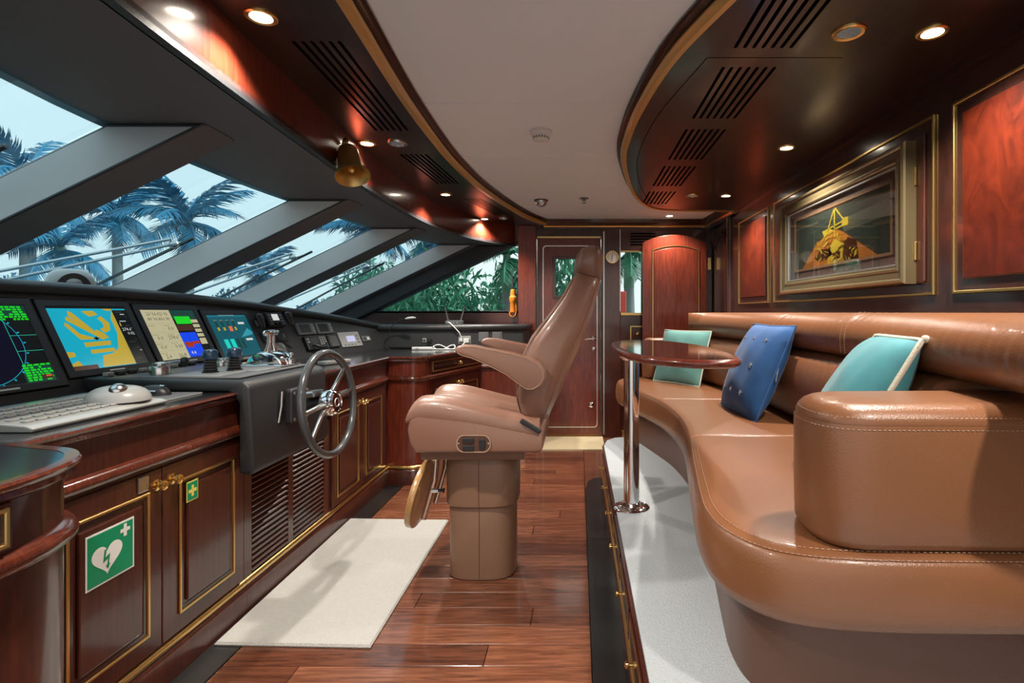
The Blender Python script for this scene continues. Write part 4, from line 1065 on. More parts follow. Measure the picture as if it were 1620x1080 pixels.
B().box(-0.965, -0.915, 4.36, 4.402, 0.935, 0.972).build('plug', 'white_plastic', t, bevel=0.006)
cb = cr([(-0.94, 4.365, 0.945), (-0.97, 4.33, 0.915), (-1.0, 4.28, 0.892), (-1.05, 4.27, 0.890), (-1.10, 4.30, 0.905), (-1.15, 4.29, 0.925), (-1.19, 4.28, 0.910), (-1.16, 4.27, 0.890), (-1.10, 4.28, 0.890), (-1.06, 4.30, 0.915), (-1.02, 4.29, 0.920), (-1.02, 4.27, 0.893), (-1.10, 4.26, 0.890), (-1.20, 4.27, 0.890)], 6)
B().tube(cb, 0.0045, 8).build('cord', 'white_plastic', t, smooth=60)
t = thing('power_adapter', 'white power adapter bar lying on the worktop before the ledge', 'adapter', (-1.28, 4.28, ZT))
B().box(-1.36, -1.195, 4.25, 4.29, ZT, ZT + 0.022).build('case', 'white_plastic', t, bevel=0.005)
B().box(-1.33, -1.30, 4.249, 4.251, ZT + 0.007, ZT + 0.014).build('sticker', 'grey_plastic', t)
t = thing('data_cable', 'white cable running from the ledge top down to the socket', 'cable', (-1.05, 4.38, 0.97))
B().tube(cr([(-1.145, 4.50, 1.093), (-1.10, 4.40, 1.108), (-1.06, 4.372, 1.085), (-1.0, 4.376, 1.02), (-0.985, 4.385, 0.975)], 6), 0.0045, 8).build('cord', 'white_plastic', t, smooth=60)
B().box(-1.0, -0.972, 4.372, 4.398, 0.945, 0.978).build('plug', 'white_plastic', t, bevel=0.004)
t = thing('wireless_router', 'small grey router with two upright aerials on the ledge', 'router', (-1.08, 4.62, 1.081))
B().box(-1.17, -1.03, 4.58, 4.68, 1.081, 1.118).build('case', 'mid_grey', t, bevel=0.004)
for x, dx in ((-1.155, -0.03), (-1.045, 0.035)): B().tube([(x, 4.63, 1.112), (x + dx, 4.63, 1.24)], [0.008, 0.005], 8).build('aerial', 'mid_grey', t, smooth=60)
for k in range(4): B().box(-1.16 + 0.03 * k, -1.152 + 0.03 * k, 4.5785, 4.5805, 1.097, 1.104).build('status_light', 'white_plastic', t)
t = thing('distress_beacon', 'orange handheld distress beacon with black aerial beside the side window', 'beacon', (-0.625, YF - 0.05, 1.17))
B().lathe([(0.018, 0), (0.026, 0.01), (0.026, 0.10), (0.034, 0.115), (0.034, 0.15), (0.022, 0.165), (0.020, 0.22), (0.012, 0.225)], (-0.625, YF - 0.042, 1.185), Z, 18).build('body', 'orange_plastic', t, smooth=35)
B().tube([(-0.625, YF - 0.042, 1.40), (-0.628, YF - 0.042, 1.52), (-0.640, YF - 0.042, 1.585)], [0.008, 0.006, 0.004], 8).build('aerial', 'rubber', t, smooth=60)
B().tube(cr([(-0.655, YF - 0.05, 1.20), (-0.65, YF - 0.055, 1.165), (-0.625, YF - 0.055, 1.15), (-0.60, YF - 0.055, 1.165), (-0.592, YF - 0.05, 1.22), (-0.60, YF - 0.05, 1.30)], 5), 0.005, 8).build('lanyard', 'orange_plastic', t, smooth=60)
B().box(-0.655, -0.59, YF - 0.02, YF - 0.005, 1.22, 1.38).build('bracket', 'mid_grey', t, bevel=0.003)
# clock on the pilaster
t = thing('wall_clock', 'small round brass clock with white dial on the pilaster', 'clock', (0.322, YF - 0.047, 1.65))
B().lathe([(0.064, 0), (0.064, 0.014), (0.060, 0.022), (0.054, 0.022), (0.052, 0.014), (0.002, 0.014)], (0.322, YF - 0.046, 1.715), (0, -1, 0), 32).build('case', 'brass', t, smooth=35)
B().lathe([(0.052, 0.012), (0.052, 0.0158), (0.001, 0.0158)], (0.322, YF - 0.046, 1.715), (0, -1, 0), 32).build('dial', 'dial_white', t)
b = B()
for k in range(12):
    a = R(30 * k); b.obox((0.322 + 0.040 * math.sin(a), YF - 0.0622, 1.715 + 0.040 * math.cos(a)), Vector((math.cos(a), 0, -math.sin(a))), Vector((math.sin(a), 0, math.cos(a))), -Y, -0.0015, 0.0015, -0.004, 0.004, 0, 0.0006)
b.build('hour_marks', 'dark_plastic', t)
for a, l in ((185, 0.034), (5, 0.026)):
    a = R(a); B().obox((0.322, YF - 0.063, 1.715), Vector((math.cos(a), 0, -math.sin(a))), Vector((math.sin(a), 0, math.cos(a))), -Y, -0.0018, 0.0018, -0.006, l, 0, 0.001).build('hand', 'dark_plastic', t)
# compass hood on the dashboard top
zz = D(2.30, bs(2.30)).z + 0.012
t = thing('compass', 'grey hooded compass standing on the dashboard top', 'compass', (-2.22, 2.30, zz))
lp3 = []
for k in range(8):
    a = math.pi / 2 * k / 7; rr = (math.cos(a) ** 0.55 if k < 7 else 0.05)
    lp3.append([(-2.24 + 0.085 * rr * math.cos(2 * math.pi * j / 28), 2.30 + 0.090 * rr * math.sin(2 * math.pi * j / 28), zz + 0.100 * math.sin(a)) for j in range(28)])
B().layers(lp3).build('hood', 'grey_enamel', t, smooth=60)
B().prism([(0.056 * math.cos(a), 0.066 * math.sin(a)) for a in [math.pi * k / 16 for k in range(17)]], (-2.24, 2.30, zz + 0.010), Vector((0.62, 0.78, 0)), Z, Vector((0.78, -0.62, 0)), 0.0, 0.094).build('opening', 'dark_plastic', t)
B().ball((-2.185, 2.256, zz + 0.030), 0.036, 18, 10, (1.0, 1.0, 0.85)).build('bowl', 'grey_plastic', t, smooth=60)
# ship's bell under the frieze
t = thing('bell', 'polished brass bell hanging from a bracket under the wooden frieze', 'bell', (-1.0, 2.30, 1.76))
bx_ = Vector((0.30, -0.30, -0.90)).normalized()
bc = Vector((-1.035, 2.33, 1.930))
B().lathe([(0.010, 0.0), (0.034, 0.008), (0.045, 0.032), (0.050, 0.085), (0.058, 0.125), (0.074, 0.155), (0.073, 0.163), (0.062, 0.147), (0.049, 0.105), (0.041, 0.04), (0.004, 0.02)], bc, bx_, 32).build('cup', 'bell_brass', t, smooth=40)
B().tube([bc + bx_ * 0.02, bc + bx_ * 0.115], 0.004, 8).build('clapper_rod', 'steel', t)
B().ball(bc + bx_ * 0.125, 0.014, 12, 8).build('clapper', 'brass', t, smooth=60)
B().tube(cr([bc, bc + Vector((0, 0, 0.03)), bc + Vector((-0.015, 0.02, 0.04)), bc + Vector((-0.03, 0.03, 0.02))], 5), 0.008, 8).build('bracket', 'brass', t, smooth=60)
# ================================================================== SIGNS
o = Vector((XC + 0.0195, 0, 0))
t = thing('first_aid_sign', 'large green defibrillator sign with white heart and cross on cupboard door', 'sign', (XC + 0.0195, 1.456, 0.445))
B().obox(o, Y, Z, X, 1.381, 1.532, 0.445, 0.592, 0, 0.0012).build('backing', 'sign_white', t)
B().obox(o, Y, Z, X, 1.386, 1.527, 0.450, 0.587, 0.0012, 0.0018).build('field', 'sign_green', t)
def hpt(u, v, w=0.0022): return o + Y * (1.381 + 0.151 * u) + Z * (0.445 + 0.147 * v) + X * w
hs = []
for k in range(40):
    a = 2 * math.pi * k / 40
    hx = 16 * math.sin(a) ** 3; hy = 13 * math.cos(a) - 5 * math.cos(2 * a) - 2 * math.cos(3 * a) - math.cos(4 * a)
    hs.append((0.42 + hx / 17 * 0.335, 0.475 + hy / 17 * 0.335))
B().add([hpt(*p) for p in hs], [tuple(range(39, -1, -1))]).build('heart', 'sign_white', t, flip=False)
b = B(); b.add([hpt(u, v, 0.0028) for u, v in ((0.36, 0.62), (0.405, 0.63), (0.375, 0.475), (0.475, 0.52), (0.445, 0.335), (0.475, 0.34), (0.435, 0.24), (0.385, 0.315), (0.415, 0.33), (0.430, 0.435), (0.33, 0.39))], [tuple(range(11))])
b.build('lightning_bolt', 'sign_green', t, flip=False)
b = B(); b.add([hpt(u, v, 0.0024) for u, v in ((0.76, 0.70), (0.83, 0.70), (0.83, 0.785), (0.90, 0.785), (0.90, 0.855), (0.83, 0.855), (0.83, 0.94), (0.76, 0.94), (0.76, 0.855), (0.69, 0.855), (0.69, 0.785), (0.76, 0.785))], [tuple(range(12))])
b.build('cross', 'sign_white', t, flip=False)
t = thing('first_aid_sign', 'tiny green first aid sign with yellow cross on the next door', 'sign', (XC + 0.0195, 1.76, 0.56))
B().obox(o, Y, Z, X, 1.738, 1.790, 0.555, 0.622, 0, 0.0012).build('backing', 'sign_yellow', t)
B().obox(o, Y, Z, X, 1.741, 1.787, 0.559, 0.618, 0.0012, 0.0018).build('field', 'sign_green', t)
b = B(); b.prism([(1.759, 0.570), (1.769, 0.570), (1.769, 0.583), (1.782, 0.583), (1.782, 0.594), (1.769, 0.594), (1.769, 0.607), (1.759, 0.607), (1.759, 0.594), (1.746, 0.594), (1.746, 0.583), (1.759, 0.583)], o, Y, Z, X, 0.0018, 0.0024); b.build('cross', 'sign_yellow', t)

# ================================================================== HELM CHAIR
CX, CY = -0.44, 2.44
ch = thing('helm_chair', 'tan leather helm chair with armrests and headrest on a round column', 'chair', (CX, CY, 0))
def sq(cx, cy, a, b_, n=4.0, k=40):
    out = []
    for j in range(k):
        t = 2 * math.pi * j / k; c, s = math.cos(t), math.sin(t)
        out.append((cx + a * abs(c) ** (2 / n) * (1 if c >= 0 else -1), cy + b_ * abs(s) ** (2 / n) * (1 if s >= 0 else -1)))
    return out
def col(a, b_, z0, z1, nm, r=0.012, n=3.2):
    loops = [[(x, y, z) for x, y in sq(CX, CY, a - d, b_ - d, n)] for d, z in ((r * 0.5, z0), (0, z0 + r * 0.6), (0, z1 - r), (r * 0.3, z1 - r * 0.3), (r, z1))]
    return B().layers(loops).build(nm, 'leather_column', ch, smooth=35)
c1 = col(0.150, 0.132, 0.0, 0.34, 'column')
c2 = col(0.164, 0.145, 0.325, 0.555, 'column_collar')
B().box(CX + 0.0, CX + 0.0025, CY - 0.1335, CY - 0.131, 0.01, 0.325).build('seam', 'leather_brown', c1)
B().box(CX + 0.0, CX + 0.0025, CY - 0.1465, CY - 0.144, 0.335, 0.545).build('seam', 'leather_brown', c2)
B().box(-0.69, -0.235, 2.26, 2.62, 0.548, 0.602).build('seat_plate', 'leather_column', ch, bevel=0.012)
prof = [(-0.690, 0.598), (-0.712, 0.64), (-0.722, 0.695), (-0.712, 0.738), (-0.680, 0.758), (-0.60, 0.756), (-0.45, 0.735), (-0.30, 0.705), (-0.165, 0.675), (-0.148, 0.65), (-0.148, 0.615), (-0.165, 0.598)]
B().prism(prof, (0, 2.195, 0), X, Z, Y, 0, 0.49).build('seat_base', 'leather_chair', ch, bevel=0.018, bseg=4, smooth=50)
# seat cushion with raised bolsters and fluted centre
xs = [-0.728, -0.7265, -0.724, -0.720, -0.714, -0.706, -0.695, -0.68, -0.66, -0.635, -0.60, -0.56, -0.52, -0.47, -0.42, -0.37, -0.32, -0.27, -0.22, -0.165]
zbn = lambda x: float(np.interp(x, [-0.73, -0.68, -0.45, -0.15], [0.735, 0.752, 0.728, 0.67]))
zcn = smooth_fn(list(zip([-0.728, -0.724, -0.714, -0.695, -0.66, -0.60, -0.54, -0.42, -0.30, -0.165], [0.745, 0.765, 0.783, 0.797, 0.806, 0.806, 0.797, 0.766, 0.738, 0.72])))
loops = []
for x in xs:
    lp_ = []; nn = 44
    ed = 1 if -0.70 < x < -0.18 else 0.6
    for j in range(nn + 1):
        u = -1 + 2 * j / nn
        au = abs(u)
        bol = 0.026 * max(0, min(1, (au - 0.52) / 0.16)) ** 1.5 * max(0.0, min(1, (x + 0.728) / 0.05)) ** 0.5
        flute = (-0.006 * (1 - abs(math.sin(u / 0.52 * math.pi * 2.5))) ** 2 if au < 0.56 else 0)
        groove = -0.010 * math.exp(-((au - 0.56) / 0.03) ** 2)
        top = zcn(x) + bol + flute + groove
        side = (1 - au ** 9)
        lp_.append((x, CY + 0.246 * (u if au < 1 else u), zbn(x) + (top - zbn(x)) * max(side, 0.0) ** 0.5))
    lp_ += [(x, CY + 0.240, zbn(x) - 0.012), (x, CY - 0.240, zbn(x) - 0.012)]
    loops.append(lp_)
B().layers(loops).build('seat_cushion', 'leather_chair', ch, smooth=70)
# backrest: lofted sections between front and rear outlines
st = [((-0.235, 0.735), (-0.150, 0.712), 0.17), ((-0.268, 0.760), (-0.132, 0.722), 0.208), ((-0.287, 0.820), (-0.108, 0.775), 0.226), ((-0.291, 0.886), (-0.080, 0.832), 0.234),
      ((-0.270, 0.995), (-0.040, 0.930), 0.234), ((-0.225, 1.090), (-0.002, 1.012), 0.226), ((-0.155, 1.176), (0.035, 1.100), 0.206), ((-0.085, 1.268), (0.068, 1.195), 0.176), ((-0.044, 1.340), (0.092, 1.285), 0.150), ((-0.018, 1.372), (0.102, 1.335), 0.128)]
def loft(st, n=2.7, k=36, dish=0.0):
    out = []
    for (f, r_, hw) in st:
        f = Vector((f[0], 0, f[1])); r_ = Vector((r_[0], 0, r_[1])); c = (f + r_) / 2; d = (f - r_) / 2
        lp_ = []
        for j in range(k):
            a = 2 * math.pi * j / k; ca, sa = math.cos(a), math.sin(a)
            e = abs(ca) ** (2 / n) * (1 if ca >= 0 else -1); g = abs(sa) ** (2 / n) * (1 if sa >= 0 else -1)
            q = c + d * (e * (1 - (dish * (1 - g * g) if e > 0 else 0)))
            lp_.append((q.x, CY + hw * g, q.z))
        out.append(lp_)
    return out
bk = loft(st, 3.2, 44, 0.14)
backrest = B().layers(bk).build('backrest', 'leather_chair', ch, smooth=70)
hd_ = [((-0.016, 1.366), (0.098, 1.330), 0.10), ((-0.022, 1.378), (0.106, 1.340), 0.122), ((-0.018, 1.42), (0.112, 1.392), 0.132), ((-0.006, 1.455), (0.114, 1.440), 0.132), ((0.012, 1.480), (0.110, 1.470), 0.124), ((0.040, 1.492), (0.096, 1.487), 0.10)]
B().layers(loft(hd_, 3.0, 40)).build('headrest', 'leather_chair', ch, smooth=70)
for sgn in (-1, 1):
    for fr_, off in ((0.42, 1.012), (-0.42, 1.012)):
        pts = []
        for (f, r_, hw) in st[1:-1]:
            c = (Vector((f[0], 0, f[1])) + Vector((r_[0], 0, r_[1]))) / 2; d = (Vector((f[0], 0, f[1])) - Vector((r_[0], 0, r_[1]))) / 2
            q = c + d * (fr_ * 1.75)
            g = (1 - abs(fr_ * 1.75) ** 3.2) ** (1 / 3.2)
            pts.append((q.x, CY + sgn * (hw * g + 0.0005), q.z))
        B().tube(cr(pts, 5), 0.0026, 6).build('piping', 'leather_chair', backrest, smooth=60)
# rear shell line
# armrests
arm = [(-0.506, 1.030), (-0.500, 1.048), (-0.478, 1.057), (-0.43, 1.055), (-0.385, 1.046), (-0.278, 1.026), (-0.205, 1.006), (-0.155, 0.982), (-0.133, 0.950), (-0.130, 0.918), (-0.150, 0.886), (-0.178, 0.870), (-0.205, 0.872), (-0.240, 0.896), (-0.293, 0.936), (-0.385, 0.982), (-0.44, 1.005), (-0.49, 1.020)]
for ya in (2.120, 2.688):
    a_ = B().prism(arm, (0, ya, 0), X, Z, Y, 0, 0.072).build('armrest', 'leather_chair', ch, bevel=0.013, bseg=4, smooth=50)
    yb = ya + (-0.001 if ya < 2.4 else 0.073)
    B().tube([(p[0] * 0.93 - 0.022, yb + 0.001 * (1 if ya < 2.4 else -1), p[1] * 0.93 + 0.068) for p in arm], 0.0014, 5, closed=True).build('stitching', 'stitch', a_)
    B().tube([(-0.19, ya + 0.036, 0.92), (-0.17, CY, 0.90)], 0.02, 10).build('pivot', 'dark_plastic', a_)
# control panel on the seat's side
yp = 2.1935
cpn = B().prism(rrect(-0.512, -0.368, 0.602, 0.676, 0.032, 6), (0, yp, 0), X, Z, -Y, 0, 0.004).build('control_panel', 'leather_brown', ch, bevel=0.0015, bseg=1)
B().ring((0, yp, 0), X, Z, -Y, rrect(-0.512, -0.368, 0.602, 0.676, 0.032, 6), rrect(-0.508, -0.372, 0.606, 0.672, 0.029, 6), 0.003, 0.006).build('panel_rim', 'stitch', cpn)
for (x, z, w, h) in ((-0.462, 0.652, 0.048, 0.022), (-0.462, 0.620, 0.048, 0.022), (-0.404, 0.637, 0.025, 0.044)):
    s_ = B().obox((x, yp, z), X, Z, -Y, -w / 2, w / 2, -h / 2, h / 2, 0.003, 0.010).build('rocker_switch', 'dark_plastic', cpn, bevel=0.002)
for (x, z) in ((-0.503, 0.639), (-0.378, 0.639)): B().lathe([(0.004, 0), (0.004, 0.002), (0.001, 0.003)], (x, yp - 0.004, z), (0, -1, 0), 10).build('screw', 'steel', cpn)
# recline lever
B().obox((-0.20, 2.200, 0.712), Vector((0.86, 0, -0.5)), Vector((0.5, 0, 0.86)), -Y, -0.050, 0.050, -0.010, 0.010, 0, 0.018).build('recline_lever', 'dark_plastic', ch, bevel=0.005)
# footrest: oval board on a folding chrome strut
fo = Vector((-0.700, CY - 0.01, 0.370)); fu = Y; fv = Vector((0.21, 0, 0.978)).normalized(); fw = Vector((-0.978, 0, 0.21))
ftr = B().prism([(0.235 * abs(math.cos(a)) ** 0.8 * (1 if math.cos(a) > 0 else -1), 0.155 * math.sin(a)) for a in [2 * math.pi * k / 36 for k in range(36)]], fo, fu, fv, fw, 0, 0.028).build('footrest_board', 'oak_board', ch, bevel=0.004, smooth=40)
for dy in (-0.10, 0.10):
    B().tube([(-0.635, CY + dy, 0.56), (-0.645, CY + dy, 0.44), (-0.695, CY + dy, 0.265)], 0.014, 12).build('footrest_strut', 'chrome', ch, smooth=60)
    B().lathe([(0.024, -0.02), (0.024, 0.02)], (-0.640, CY + dy, 0.553), Y, 14).build('hinge_knuckle', 'chrome', ch, smooth=40)
B().tube([(-0.655, CY - 0.11, 0.395), (-0.625, CY - 0.11, 0.395)], 0.010, 10).build('lock_nut', 'chrome', ch, smooth=60)
B().tube([(-0.630, CY - 0.11, 0.395), (-0.605, CY - 0.11, 0.395), (-0.60, CY - 0.11, 0.395)], [0.006, 0.008, 0.012], 10).build('lock_pin', 'dark_plastic', ch, smooth=60)

# ================================================================== SOFA
F_ = [(1.20, 4.30), (0.80, 4.30), (0.55, 4.285), (0.40, 4.235), (0.315, 4.13), (0.295, 3.98), (0.325, 3.78), (0.41, 3.45), (0.485, 3.12), (0.510, 2.80), (0.502, 2.50), (0.462, 2.20), (0.405, 1.87), (0.358, 1.58), (0.338, 1.42), (0.350, 1.29), (0.405, 1.19), (0.496, 1.136), (0.655, 1.112), (0.944, 1.105), (1.24, 1.105)]
fc = [(v.x, v.y) for v in cr([Vector((a, b_, 0)) for a, b_ in F_], 6)]
outline = fc + [(1.24, 4.30)]          # ccw seen from above (far -> near along the front, back up the wall)
sofa = thing('sofa', 'long curved tan leather sofa with rolled back on the platform', 'sofa', (0.85, 2.7, PLAT))
base = inset_poly(outline, 0.075)
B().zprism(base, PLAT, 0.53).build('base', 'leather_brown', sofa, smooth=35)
def clip_y(poly, lo, hi):
    out = []
    def cl(P, f, val, keep):
        q = []
        for i in range(len(P)):
            a, c = P[i - 1], P[i]
            ia, ic = keep(a), keep(c)
            if ia != ic:
                t = (val - a[1]) / (c[1] - a[1]); q.append((a[0] + (c[0] - a[0]) * t, val))
            if ic: q.append(c)
        return q
    P = cl(poly, 1, lo, lambda p: p[1] >= lo - 1e-9); P = cl(P, 1, hi, lambda p: p[1] <= hi + 1e-9)
    res = []
    for p in P:
        if not res or (Vector(p) - Vector(res[-1])).length > 1e-5: res.append(p)
    if (Vector(res[0]) - Vector(res[-1])).length < 1e-5: res.pop()
    return res
cuts = [1.0, 2.22, 3.16, 4.4]
for lo_, hi_ in zip(cuts[:-1], cuts[1:]):
    P = clip_y(outline, lo_, hi_)
    wts = []
    for i in range(len(P)):
        a, c = P[i], P[(i + 1) % len(P)]
        cutedge = abs(a[1] - c[1]) < 1e-6 and (abs(a[1] - lo_) < 1e-6 or abs(a[1] - hi_) < 1e-6)
        wts.append(0.12 if cutedge else 1.0)
    b = B()
    b.puff(P, [(0.05, 0.500), (0.022, 0.494), (0.004, 0.506), (-0.006, 0.535), (-0.008, 0.580), (-0.004, 0.622), (0.004, 0.645), (0.014, 0.657)], wts)
    b.m = [0] * len(b.f)
    cu_ = b.build('seat_cushion', 'leather_tan', sofa, smooth=60, origin=None)
    b = B(); b.puff(P, [(0.010, 0.655), (0.014, 0.6575), (0.022, 0.662), (0.040, 0.6655), (0.07, 0.667)], [min(1, w_ * 3) for w_ in wts])
    b.build('seat_top', 'leather_tan', cu_, smooth=60)
def dashes(pts, name, parent, r=0.0008, on=0.006, off=0.0045, mat='stitch'):
    P = [Vector(p) for p in pts]; b = B(); acc = 0.0; n = 0
    for i in range(len(P) - 1):
        a, c = P[i], P[i + 1]; L = (c - a).length
        if L < 1e-6: continue
        d = (c - a) / L; s = acc
        while s < L:
            e = min(s + on, L + 0.002)
            b.tube([a + d * s, a + d * e], r, 4); s += on + off; n += 1
        acc = s - L
    return b.build(name, mat, parent, kind='stuff')
seam = inset_poly(outline, 0.0105)[:len(fc)]
seam2 = inset_poly(outline, 0.030)[:len(fc)]
near = [i for i, p in enumerate(fc) if p[1] < 2.2]
dashes([(seam[i][0], seam[i][1], 0.6565) for i in near][:-2], 'stitching', sofa, on=0.007, off=0.005)
dashes([(seam2[i][0], seam2[i][1], 0.6665) for i in near][:-2], 'stitching', sofa, on=0.007, off=0.005)
# arms
def arm_(poly, z0, z1, nm='arm'):
    b = B(); b.puff(poly, [(0.03, z0), (0.010, z0 + 0.004), (0.002, z0 + 0.02), (0.0, z0 + 0.10), (0.0, z1 - 0.060), (0.005, z1 - 0.040)])
    a = b.build(nm, 'leather_tan', sofa, smooth=60)
    b = B(); b.puff(poly, [(0.004, z1 - 0.041), (0.004, z1 - 0.034), (0.011, z1 - 0.021), (0.022, z1 - 0.010), (0.036, z1 - 0.003), (0.052, z1 + 0.001)]); b.build('arm_pad', 'leather_tan', a, smooth=60)
    q = inset_poly(poly, 0.0005); dashes([(x, y, z1 - 0.050) for x, y in q + q[:1]], 'stitching', a)
    q = inset_poly(poly, 0.009); dashes([(x, y, z1 - 0.0255) for x, y in q + q[:1]], 'stitching', a)
    return a
def rpoly(pts, r, n=8):
    """rounded ccw polygon."""
    out = []; N = len(pts)
    for i in range(N):
        p0, p1, p2 = Vector(pts[i - 1]), Vector(pts[i]), Vector(pts[(i + 1) % N])
        rr = r[i] if isinstance(r, (list, tuple)) else r
        a = (p0 - p1).normalized() * rr; c = (p2 - p1).normalized() * rr
        for k in range(n + 1):
            t = k / n; out.append(tuple(p1 + a * (1 - t) ** 2 + c * t ** 2))
    return out
arm_(rpoly([(0.525, 1.128), (1.23, 1.118), (1.23, 1.42), (0.545, 1.40)], [0.13, 0.08, 0.08, 0.13]), 0.668, 0.985)
arm_(rpoly([(0.50, 4.09), (1.10, 4.09), (1.10, 4.29), (0.52, 4.29)], [0.10, 0.07, 0.07, 0.10]), 0.668, 0.985)
# back: lumbar cushions and upper roll
bpth = [(v.x, v.y) for v in cr([Vector((a, b_, 0)) for a, b_ in ((0.865, 4.10), (0.965, 3.72), (1.025, 3.25), (1.048, 2.7), (1.045, 2.2), (1.02, 1.75), (0.975, 1.40), (0.925, 1.12), (0.88, 0.92))], 30)]
def sub_path(y1_, y0_):
    return [p for p in bpth if y0_ - 1e-6 <= p[1] <= y1_ + 1e-6]
def roll(path, prof, e0, e1, name, mat='leather_tan'):
    P = [Vector(p) for p in path]; n = len(prof)
    cd = sum(d for d, z in prof) / n; cz = sum(z for d, z in prof) / n
    loops = []
    def loop(p, nrm, s):
        L_ = min((p - P[0]).length, (p - P[-1]).length); am = 0.0035 * math.exp(-L_ / 0.12) + 0.0003
        wv_ = am * (math.sin(p.y * 97) + 0.6 * math.sin(p.y * 163 + 1)) * (1 if s > 0.97 else 0)
        return [(p.x + nrm.x * (cd + (d - cd) * s + wv_ * math.exp(-abs(d) / 0.03)), p.y + nrm.y * (cd + (d - cd) * s), cz + (z - cz) * s + 0.3 * wv_) for d, z in prof]
    T = lambda i: (P[min(i + 1, len(P) - 1)] - P[max(i - 1, 0)]).normalized()
    for k in range(5):
        a = math.pi / 2 * k / 5; t = T(0); nr = Vector((t.y, -t.x)); s = 1 - min(e0 / 0.12, 0.75) * (1 - math.sin(a)) if e0 else 1
        loops.append(loop(P[0] - t * (e0 * (math.cos(a))) if False else P[0] + t * (e0 * (1 - math.cos(a))) * 0.0 - t * 0.0 + t * e0 * (1 - math.cos(a)), nr, s))
    for i in range(len(P)):
        if (P[i] - P[0]).length <= e0 or (P[i] - P[-1]).length <= e1: continue
        t = T(i); loops.append(loop(P[i], Vector((t.y, -t.x)), 1))
    for k in range(4, -1, -1):
        a = math.pi / 2 * k / 5; t = T(len(P) - 1); nr = Vector((t.y, -t.x)); s = 1 - min(e1 / 0.12, 0.75) * (1 - math.sin(a)) if e1 else 1
        loops.append(loop(P[-1] - t * e1 * (1 - math.cos(a)), nr, s))
    return B().layers(loops).build(name, mat, sofa, smooth=70)
UP = [(0.0, 1.092), (-0.003, 1.065), (-0.016, 1.035), (-0.045, 1.012), (-0.10, 1.004), (-0.19, 1.006), (-0.205, 1.03), (-0.205, 1.14), (-0.195, 1.172), (-0.16, 1.186), (-0.12, 1.189), (-0.088, 1.185), (-0.055, 1.173), (-0.028, 1.153), (-0.009, 1.125)]
LO = [(-0.02, 0.668), (0.016, 0.70), (0.034, 0.76), (0.038, 0.83), (0.032, 0.90), (0.014, 0.96), (-0.015, 0.995), (-0.07, 1.008), (-0.19, 1.008), (-0.19, 0.665)]
bpth = bpth
def cutp(y1_, y0_):
    ysn = [p for p in bpth if y0_ < p[1] < y1_]
    f = sorted((p[1], p[0]) for p in bpth)
    return [(interp(f, y1_), y1_)] + ysn + [(interp(f, y0_), y0_)]
for (a, c, e0, e1) in ((4.10, 2.805, 0.13, 0.012), (2.795, 2.05, 0.012, 0.012), (2.04, 0.93, 0.012, 0.05)): roll(cutp(a, c), UP, e0, e1, 'back_roll')
for (a, c, e0, e1) in ((4.00, 3.075, 0.03, 0.012), (3.065, 2.05, 0.012, 0.012), (2.04, 1.43, 0.012, 0.02)): roll(cutp(a, c), LO, e0, e1, 'back_cushion')
for yj in (2.045,):
    f = sorted((p[1], p[0]) for p in bpth); x = interp(f, yj)
    for dy in (-0.016, 0.016):
        dashes([(x - d + 0.002 - 0.004, yj + dy, z) for d, z in [(0.0, 1.03), (0.003, 1.065), (0.004, 1.10), (-0.008, 1.145), (-0.036, 1.178), (-0.08, 1.192)]], 'stitching', sofa)
        dashes([(x - d - 0.004, yj + dy, z) for d, z in LO[1:6]], 'stitching', sofa)

# ================================================================== TABLE
tb = thing('pedestal_table', 'glossy dark mahogany oval table on a chrome pedestal before the sofa', 'table', (0.244, 2.456, PLAT))
to = [(v.x, v.y) for v in cr([Vector((a, b_, 0)) for a, b_ in ((0.249, 3.02), (0.36, 3.06), (0.49, 2.97), (0.60, 2.65), (0.625, 2.3), (0.605, 1.98), (0.555, 1.80), (0.45, 1.755), (0.33, 1.80), (0.225, 1.945), (0.178, 2.22), (0.165, 2.55), (0.185, 2.86))], 6, True)]
if sum((to[i][0] * to[(i + 1) % len(to)][1] - to[(i + 1) % len(to)][0] * to[i][1]) for i in range(len(to))) < 0: to = to[::-1]
ZTB = 1.030
B().puff(to, [(0.05, ZTB - 0.034), (0.016, ZTB - 0.032), (0.004, ZTB - 0.024), (0.0, ZTB - 0.015), (0.004, ZTB - 0.006), (0.012, ZTB - 0.002), (0.020, ZTB - 0.001)]).build('rim', 'mahogany_red', tb, smooth=50)
B().puff(to, [(0.022, ZTB - 0.004), (0.022, ZTB - 0.0005), (0.024, ZTB)]).build('table_top', 'mahogany_gloss', tb)
B().lathe([(0.0365, 0), (0.0365, ZTB - 0.034 - PLAT)], (0.25, 2.456, PLAT), Z, 28).build('pole', 'chrome', tb, smooth=40)
B().lathe([(0.085, 0), (0.085, 0.006), (0.078, 0.012), (0.046, 0.016), (0.042, 0.03), (0.037, 0.032)], (0.25, 2.456, PLAT), Z, 32).build('floor_flange', 'chrome', tb, smooth=35)
fl = tb.children[-1]
for k in range(6):
    a = R(60 * k + 20); B().lathe([(0.008, 0), (0.008, 0.003), (0.002, 0.005)], (0.25 + 0.066 * math.cos(a), 2.456 + 0.066 * math.sin(a), PLAT + 0.013), Z, 8).build('screw', 'steel', fl)
B().lathe([(0.06, 0), (0.06, -0.012), (0.04, -0.03)], (0.25, 2.456, ZTB - 0.0345), Z, 24).build('top_flange', 'chrome', tb, smooth=35)

